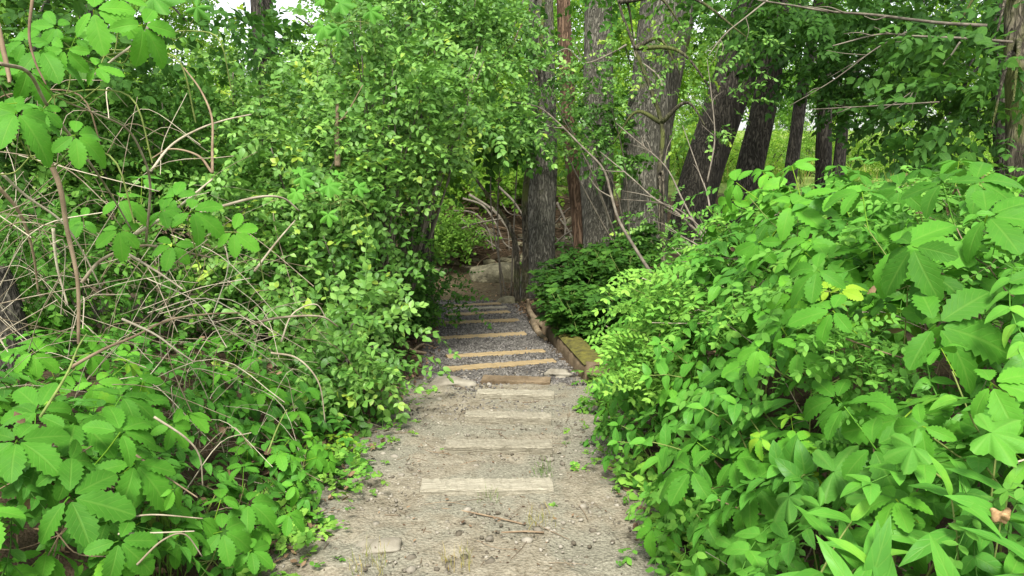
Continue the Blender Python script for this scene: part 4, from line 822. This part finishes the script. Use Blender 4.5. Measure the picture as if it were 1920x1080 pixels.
CP = [ # px, py, surface, leaves, scale, radius, tint, label
 (1500, 420, ER, 5, 1.25, .2, .55, 'creeper with very large five part leaves crowning the leafy bank'),
 (1640, 440, ER, 4, 1.3, .2, .5, 'creeper with broad toothed leaves beside the topmost large leaved creeper'),
 (1710, 510, ER, 4, 1.25, .18, .5, 'creeper with spreading toothed leaves in the middle of the bank'),
 (1770, 650, ER, 5, 1.2, .18, .3, 'deep green creeper whose big leaves lie flat in the bank'),
 (1440, 380, ER, 4, 1.0, .15, .7, 'light green creeper at the crest nearest the bare branches'),
 (1570, 530, ER, 3, 1.0, .12, .6, 'creeper with one neat five pointed leaf below the crest'),
 (1530, 690, ER, 4, .85, .13, .5, 'creeper with small pointed leaves above the oval vine leaves'),
 (1830, 390, ER, 4, 1.05, .16, .25, 'dark green creeper in the shade below the spotted trunk'),
 (1860, 470, ER, 4, 1.15, .18, .15, 'dull green creeper beside the dark gap at the edge'),
 (1450, 940, ER, 4, 1.05, .15, .2, 'blue green creeper with wide toothed leaves low on the bank by the grape leaf'),
 (1290, 955, ER, 3, .8, .09, .45, 'small creeper with one flat five part leaf by the path'),
 (1410, 890, ER, 3, .8, .10, .3, 'small creeper between the blue green creeper and the oval vine leaves'),
 (1680, 880, ER, 3, .9, .12, .1, 'dark creeper leaf in the hollow above the grape leaf'),
 (1600, 590, ER, 4, .5, .07, .85, 'creeper shoot with yellow new leaves in the middle of the bank'),
 (1520, 860, ER, 4, .45, .06, .85, 'creeper shoot with yellow new leaves among the oval leaves'),
 (1350, 990, ER, 3, .8, .12, .35, 'creeper leaves at the foot of the bank by the yellow fringe'),
 (1880, 800, ER, 4, .75, .12, .6, 'bright lobed creeper hanging in at the edge above the dried flower'),
 (60, 600, EL, 5, 1.25, .20, .35, 'large leaved creeper at the edge beneath the stump shaped shadow'),
 (60, 700, EL, 4, 1.0, .16, .5, 'creeper with yellowing leaf beside the thick brown cane'),
 (120, 840, EL, 5, 1.25, .18, .25, 'creeper with one huge five part blue green leaf'),
 (100, 980, EL, 5, 1.3, .2, .3, 'creeper with deeply toothed leaves in the near corner'),
 (170, 760, EL, 4, .8, .13, .75, 'bright creeper between the two huge leaved creepers'),
 (240, 800, EL, 4, 1.05, .15, .4, 'creeper with pleated leaves in front of the dry canes'),
 (230, 930, EL, 3, .8, .11, .5, 'creeper with three part leaves above the grass tuft'),
 (440, 975, EL, 4, .95, .14, .35, 'creeper with overlapping leaves between grass tuft and path'),
 (500, 880, EL, 5, .8, .13, .65, 'bright five part creeper nearest the path edge'),
 (560, 870, EL, 4, .7, .11, .65, 'bright small creeper leaning out over the dirt path'),
 (390, 1030, EL, 4, .9, .13, .5, 'creeper at the bottom beside the hooped stalk'),
 (20, 880, EL, 4, 1.1, .16, .3, 'creeper cut by the frame edge below the huge leaf'),
 (480, 545, EL, 4, .85, .14, .6, 'creeper with upright bright leaves in the shade of the low bush'),
 (640, 680, EL, 5, .8, .16, .75, 'bright creeper climbing the dry sticks below the honeysuckle'),
 (600, 640, EL, 4, .8, .13, .7, 'light creeper over the white arched cane'),
 (540, 560, EL, 4, .8, .13, .6, 'creeper in front of the low honeysuckle bush'),
 (640, 850, H, 3, .55, .07, .95, 'small yellow green creeper seedling on the path edge'),
 (655, 765, H, 3, .7, .08, .6, 'creeper sprig with one flat leaf beside the path sticks'),
 (730, 790, H, 3, .5, .06, .6, 'tiny creeper sprig among the dead leaves by the path'),
]
for px, py, fn, k, s, rad, ti, lb in CP: creeper_plant(lb, px, py, fn, k+1, s*(1.15 if fn is ER else 1.0), rad*(1.4 if fn is ER else 1.2), ti, face=.8)
for px, py, d, k, s, rad, ti, lb in [(100, 150, 2.3, 6, .95, .17, .5, 'creeper leaves hanging high on the pale sloping cane'), (195, 75, 2.4, 5, 1.05, .15, .55, 'topmost hanging creeper with wide leaves beside the broken cane'), (55, 265, 2.2, 4, 1.0, .13, .4, 'hanging creeper with large leaves above the thick brown cane'), (240, 410, 3.0, 5, .9, .16, .5, 'pale creeper hanging on canes in the middle of the tangle'), (370, 430, 3.1, 4, 1.1, .15, .55, 'creeper with one big leaf spread before the thicket'), (10, 150, 2.4, 3, .9, .12, .3, 'creeper leaves at the frame edge beside the thick cut stem'), (640, 30, 5.5, 6, 1.4, .25, .45, 'grape vine with wide leaves hanging at the edge of the sky gap'), (620, 370, 4.9, 5, 1.1, .16, .6, 'grape vine with wide leaves climbing in front of the honeysuckle'), (300, 40, 3.0, 4, 1.3, .2, .5, 'vine with wide leaves high above the cane tangle'), (570, 355, 4.9, 4, 1., .13, .65, 'vine with pale wide leaves beside the arched cane end')]:
    gr = 'grape' in lb or 'vine with' in lb
    creeper_plant(lb, px, py, EL, k, s, rad, ti, d=d, tp=GRAPE if gr else CREEP, name='grape_vine' if gr else 'creeper_plant', cat='vine' if gr else 'creeper', group=None if gr else 'creeper plants on the banks', face=.8)
for px, py, s, k, ti, lb in [(1610, 930, 1.3, 3, .3, 'grape vine with one broad veined leaf at the foot of the bank'), (1420, 1060, 1.2, 3, .3, 'grape vine leaves in the near corner of the bank'), (1900, 880, .9, 3, .5, 'grape vine with bright lobed leaves at the frame edge'), (1690, 980, 1.1, 3, .35, 'grape vine leaves behind the long leaved stems')]:
    creeper_plant(lb, px, py, ER, k, s, .13, ti, tp=GRAPE, name='grape_vine', cat='vine', group=None)
# oval leaved vines and long leaved stems: upright stems with opposite leaves
def opp_plant(label, px, py, fn, k, hgt, tp, s, tint, name, cat, leafm, gap=.06, lean=.5, spread=.08, toward=(0, -.5), d=None, group=None):
    p = hit(px, py, fn, .9, 14) if d is None else at(px, py, d); b = A([p[0], p[1], max(H(p[0], p[1]), p[2]-hgt*.8)]); t = thing(name, label, cat, (b[0], b[1], b[2]), group); st, fl = MB(), MB()
    for i in range(k):
        a = U(0, 6.28); l = U(.15, lean); dr = A([math.cos(a)*l+toward[0]*.6, math.sin(a)*l+toward[1]*.6, 1.]); o = A([U(-spread, spread), U(-spread, spread), -.05]); h = hgt*U(.8, 1.15)
        P = spline(A([o, o+unit(dr)*h*.6, o+unit(dr*A([1.5, 1.5, .75]))*h*1.05]), max(5, int(h/gap))); tube(st, P, np.linspace(.0035, .0015, len(P)), sides=5)
        D = unit(np.gradient(P, axis=0)); az = U(0, 3.14)
        for j in range(2, len(P)):
            az += 1.57+U(-.3, .3); f = .6+.4*math.sin(pi*min(1, j/len(P)*1.1)); side = unit(np.cross(D[j], [math.cos(az), math.sin(az), .3]))
            for sg in (-1, 1):
                dd = side*sg+D[j]*.35+A([0, 0, -.25]); fl.inst(tp[rng.integers(len(tp))], dd, unit(D[j]*.6+A([0, -.25, .6])+sph(1)[0]*.2), P[j], s*f*U(.85, 1.1), tint+U(-.15, .2)+.2*(j/len(P) > .8))
        fl.inst(tp[0], D[-1]+A([0, 0, -.2]), unit(A([0, -.4, 1.])), P[-1], s*.6, tint+.35)
    st.build('stem', 'greenstem', t); fl.build('foliage', leafm, t); return t
for px, py, fn, k, h, s, ti, lb in [
 (1330, 750, ER, 4, .34, 1.05, .45, 'oval leaved vine with glossy pointed leaves facing the path boards'),
 (1400, 800, ER, 4, .34, 1.1, .4, 'oval leaved vine with drooping pointed leaves in the middle of the bank foot'),
 (1260, 780, ER, 3, .30, .95, .4, 'oval leaved vine spilling furthest over the dirt path'),
 (1290, 860, ER, 3, .26, 1.0, .35, 'oval leaved vine above the yellow green fringe'),
 (1210, 690, ER, 3, .28, .9, .5, 'oval leaved vine at the corner by the mossy timber'),
 (1350, 640, ER, 3, .32, .95, .5, 'oval leaved vine under the young locust sprays'),
 (1460, 730, ER, 3, .3, 1.1, .5, 'oval leaved vine beside the small pointed creeper'),
 (1560, 760, ER, 3, .3, 1.1, .3, 'oval leaved vine under the small pointed creeper'),
 (1700, 790, ER, 2, .3, 1.2, .35, 'oval leaved vine with two smooth bright leaves over the dark hollow'),
 (430, 700, EL, 4, .36, 1.1, .1, 'dark oval leaved vine in front of the dry cane tangle'),
 (480, 750, EL, 3, .32, 1.1, .1, 'dark oval leaved vine with hanging leaves over the dead leaves'),
 (350, 660, EL, 2, .3, 1.2, .1, 'oval leaved vine with wide level leaves among the dry canes'),
 (590, 740, EL, 3, .3, .9, .2, 'oval leaved vine close to the sticks at the path edge'),
 (280, 720, EL, 2, .28, 1.1, .1, 'dark oval leaved vine behind the pleated creeper')]:
    opp_plant(lb, px, py, fn, k, h, OVATE, s, ti, 'oval_leaved_vine', 'vine', 'ovate', toward=(-.5 if fn is ER else .4, -.5), group='oval leaved vines on the banks')
for px, py, d, k, h, s, lb in [(1690, 1010, 1.42, 3, .30, 1.0, 'tall stem with long smooth leaves in the near corner of the bank'), (1790, 950, 1.48, 3, .32, 1.0, 'long leaved stem rising over the dark hollow of the bank'), (1885, 1000, 1.40, 3, .30, 1.05, 'long leaved stem at the frame edge beside the dried flower'), (1620, 1030, 1.5, 2, .26, .95, 'long leaved stem beside the broad grape leaf')]:
    opp_plant(lb, px, py, ER, k, h, LANCE, s, .55, 'long_leaved_plant', 'plant', 'ovate', gap=.075, lean=.3, toward=(-.2, -.3), d=d, group='long leaved stems in the near corner')
p = at(1878, 968, 1.36); t = thing('dried_flower', 'small round brown dried flower head at the edge of the bank', 'flower', p-A([.0, -.05, .25]))
stone(MB(), (0, -.05, .25), (.012, .012, .011), sub=14, rough=.3).build('flower_head', 'seed', t); tube(MB(), A([[0, -.05, .25], [.01, -.03, .12], [0, 0, -.05]]), .0018, 8, 5).build('stem', 'greenstem', t)
# young locusts: arching stems with feathered leaves
def locust(label, px, py, fn, k, s, tint, d=None):
    d = 3.5 if px < 1330 else d; p = hit(px, py, fn, .9, 14) if d is None else at(px, py, d); b = A([p[0]+(.08 if d is None else .3), p[1]+.1, 0]); b[2] = max(H(b[0], b[1]), p[2]-.5); t = thing('locust_seedling', label, 'seedling', b, 'young locusts on the leafy bank'); st, fl = MB(), MB()
    for i in range(k+1):
        e = p-b+A([U(-.14, .14), U(-.14, .10), U(-.10, .12)]); P = spline(A([[U(-.03, .03), 0, -.05], e*.6+A([.03, .03, .08]), e]), 9); tube(st, P, np.linspace(.004, .0015, 9), sides=5)
        for q in P[3:]:
            for _ in range(2):
                a = U(0, 6.28); dd = A([math.cos(a)-.35, math.sin(a)-.35, U(-.2, .25)]); fl.inst(SP_LOC[rng.integers(3)], dd, unit(A([U(-.3, .2), -.35+U(-.3, .2), 1.])), q, s*U(.75, 1.15), tint+U(-.2, .25))
    st.build('stem', 'greenstem', t); fl.build('foliage', 'locust', t)
for px, py, k, s, ti, lb in [(1200, 600, 4, .95, .6, 'young locust with pale rounded leaflets reaching out over the timber'), (1235, 545, 4, 1., .6, 'young locust at the tip of the bank beside the orange stake'), (1180, 660, 3, .9, .75, 'young locust with bright leaflets hanging beside the mossy timber'), (1300, 580, 4, 1., .5, 'young locust in the middle of the bank slope below the stake'), (1420, 560, 4, .95, .5, 'young locust below the light crest creeper'), (1500, 290, 4, 1.1, .5, 'young locust standing at the top of the bank before the slim trees'), (1580, 320, 4, 1.1, .55, 'young locust on the crest next to the forked dark tree'), (1740, 330, 4, 1.15, .3, 'young locust with a tall straight shoot on the crest'), (1830, 300, 4, 1.1, .25, 'shaded young locust under the spotted trunk branches'), (1640, 360, 4, 1., .45, 'young locust behind the topmost large leaved creeper'), (1750, 440, 3, .95, .35, 'young locust with drooping leaflets beside the straight shoot'), (1240, 660, 4, .9, .6, 'young locust with light leaflets above the oval vine corner'), (1380, 420, 3, .9, .6, 'young locust beside the bare twigs at the crest'), (1640, 640, 3, .8, .3, 'small young locust among the yellow new creeper leaves'), (1690, 770, 2, .65, .1, 'small dull young locust above the dark hollow')]:
    locust(lb, px, py, ER, k, s, ti)
# grass tufts and path weeds
def tuft(label, px, py, n, s, tint, rad=.06):
    p = hit(px, py); mb = MB(); a = U(0, 6.28, n); d = np.c_[np.cos(a)*U(.1, .6, n), np.sin(a)*U(.1, .6, n), np.ones(n)]; mb.inst(GRASS[0], d[::2], sph(len(d[::2])), np.c_[U(-rad, rad, n), U(-rad, rad, n), 0*a][::2], U(.6, 1.1, len(d[::2]))*s, U(*tint, len(d[::2]))); mb.inst(GRASS[1], d[1::2], d[1::2]*A([1, 1, 0])+A([0, 0, .3]), np.c_[U(-rad, rad, n), U(-rad, rad, n), 0*a][1::2], U(.6, 1.1, len(d[1::2]))*s, U(*tint, len(d[1::2])))
    o = mb.build('grass_tuft', 'grass'); o.location = p; tag(o, label, 'grass tuft')
tuft('tall green grass tuft under the level dry stalks', 290, 1075, 70, 1.2, (.1, .7), .12)
tuft('short green grass tuft touching the nearest board', 915, 938, 34, .22, (.3, .7), .05)
tuft('green weedy tuft between the two nearest boards', 1018, 893, 40, .3, (.2, .6), .05)
tuft('dry brownish grass tuft on the near dirt path', 860, 1062, 40, .3, (.8, 1.2), .06)
tuft('dry grass tuft over the end of the reddish rootlets', 1012, 985, 40, .28, (.8, 1.2), .06)
tuft('sparse tuft of dry grass by the near bottom of the path', 690, 1065, 40, .3, (.7, 1.2), .07)
for px, py, s, lb in [(1085, 882, .5, 'small green weed beside the end of the second board'), (1130, 742, .55, 'green weed clump on the dirt by the mossy timber'), (1062, 832, .3, 'tiny yellow weed beside the end of the second board'), (812, 735, .5, 'bright weed at the path edge near the flat half buried stone'), (1040, 948, .25, 'tiny yellow weed behind the round white pebble'), (780, 792, .35, 'tiny yellow green weed in the dirt near the dead leaves'), (1165, 930, .5, 'small weed at the foot of the bank near the yellow fringe'), (615, 1000, .55, 'small bright weed at the near path edge'), (560, 1010, .6, 'bright weed clump between the creepers and the dirt'), (835, 845, .25, 'tiny weed by the end of the second board nearest the dead leaves'), (1105, 850, .3, 'tiny weed on the stony dirt beside the oval vine')]:
    p = hit(px, py); mb = MB(); n = 9; a = U(0, 6.28, n); mb.inst(SP_SMALL[0], np.c_[np.cos(a), np.sin(a), U(.1, .9, n)], A([0, 0, 1.])+sph(n)*.3, np.zeros((n, 3)), U(.6, 1.1, n)*s, U(.4, 1., n))
    o = mb.build('path_weed', 'locust'); o.location = p; tag(o, lb, 'weed')
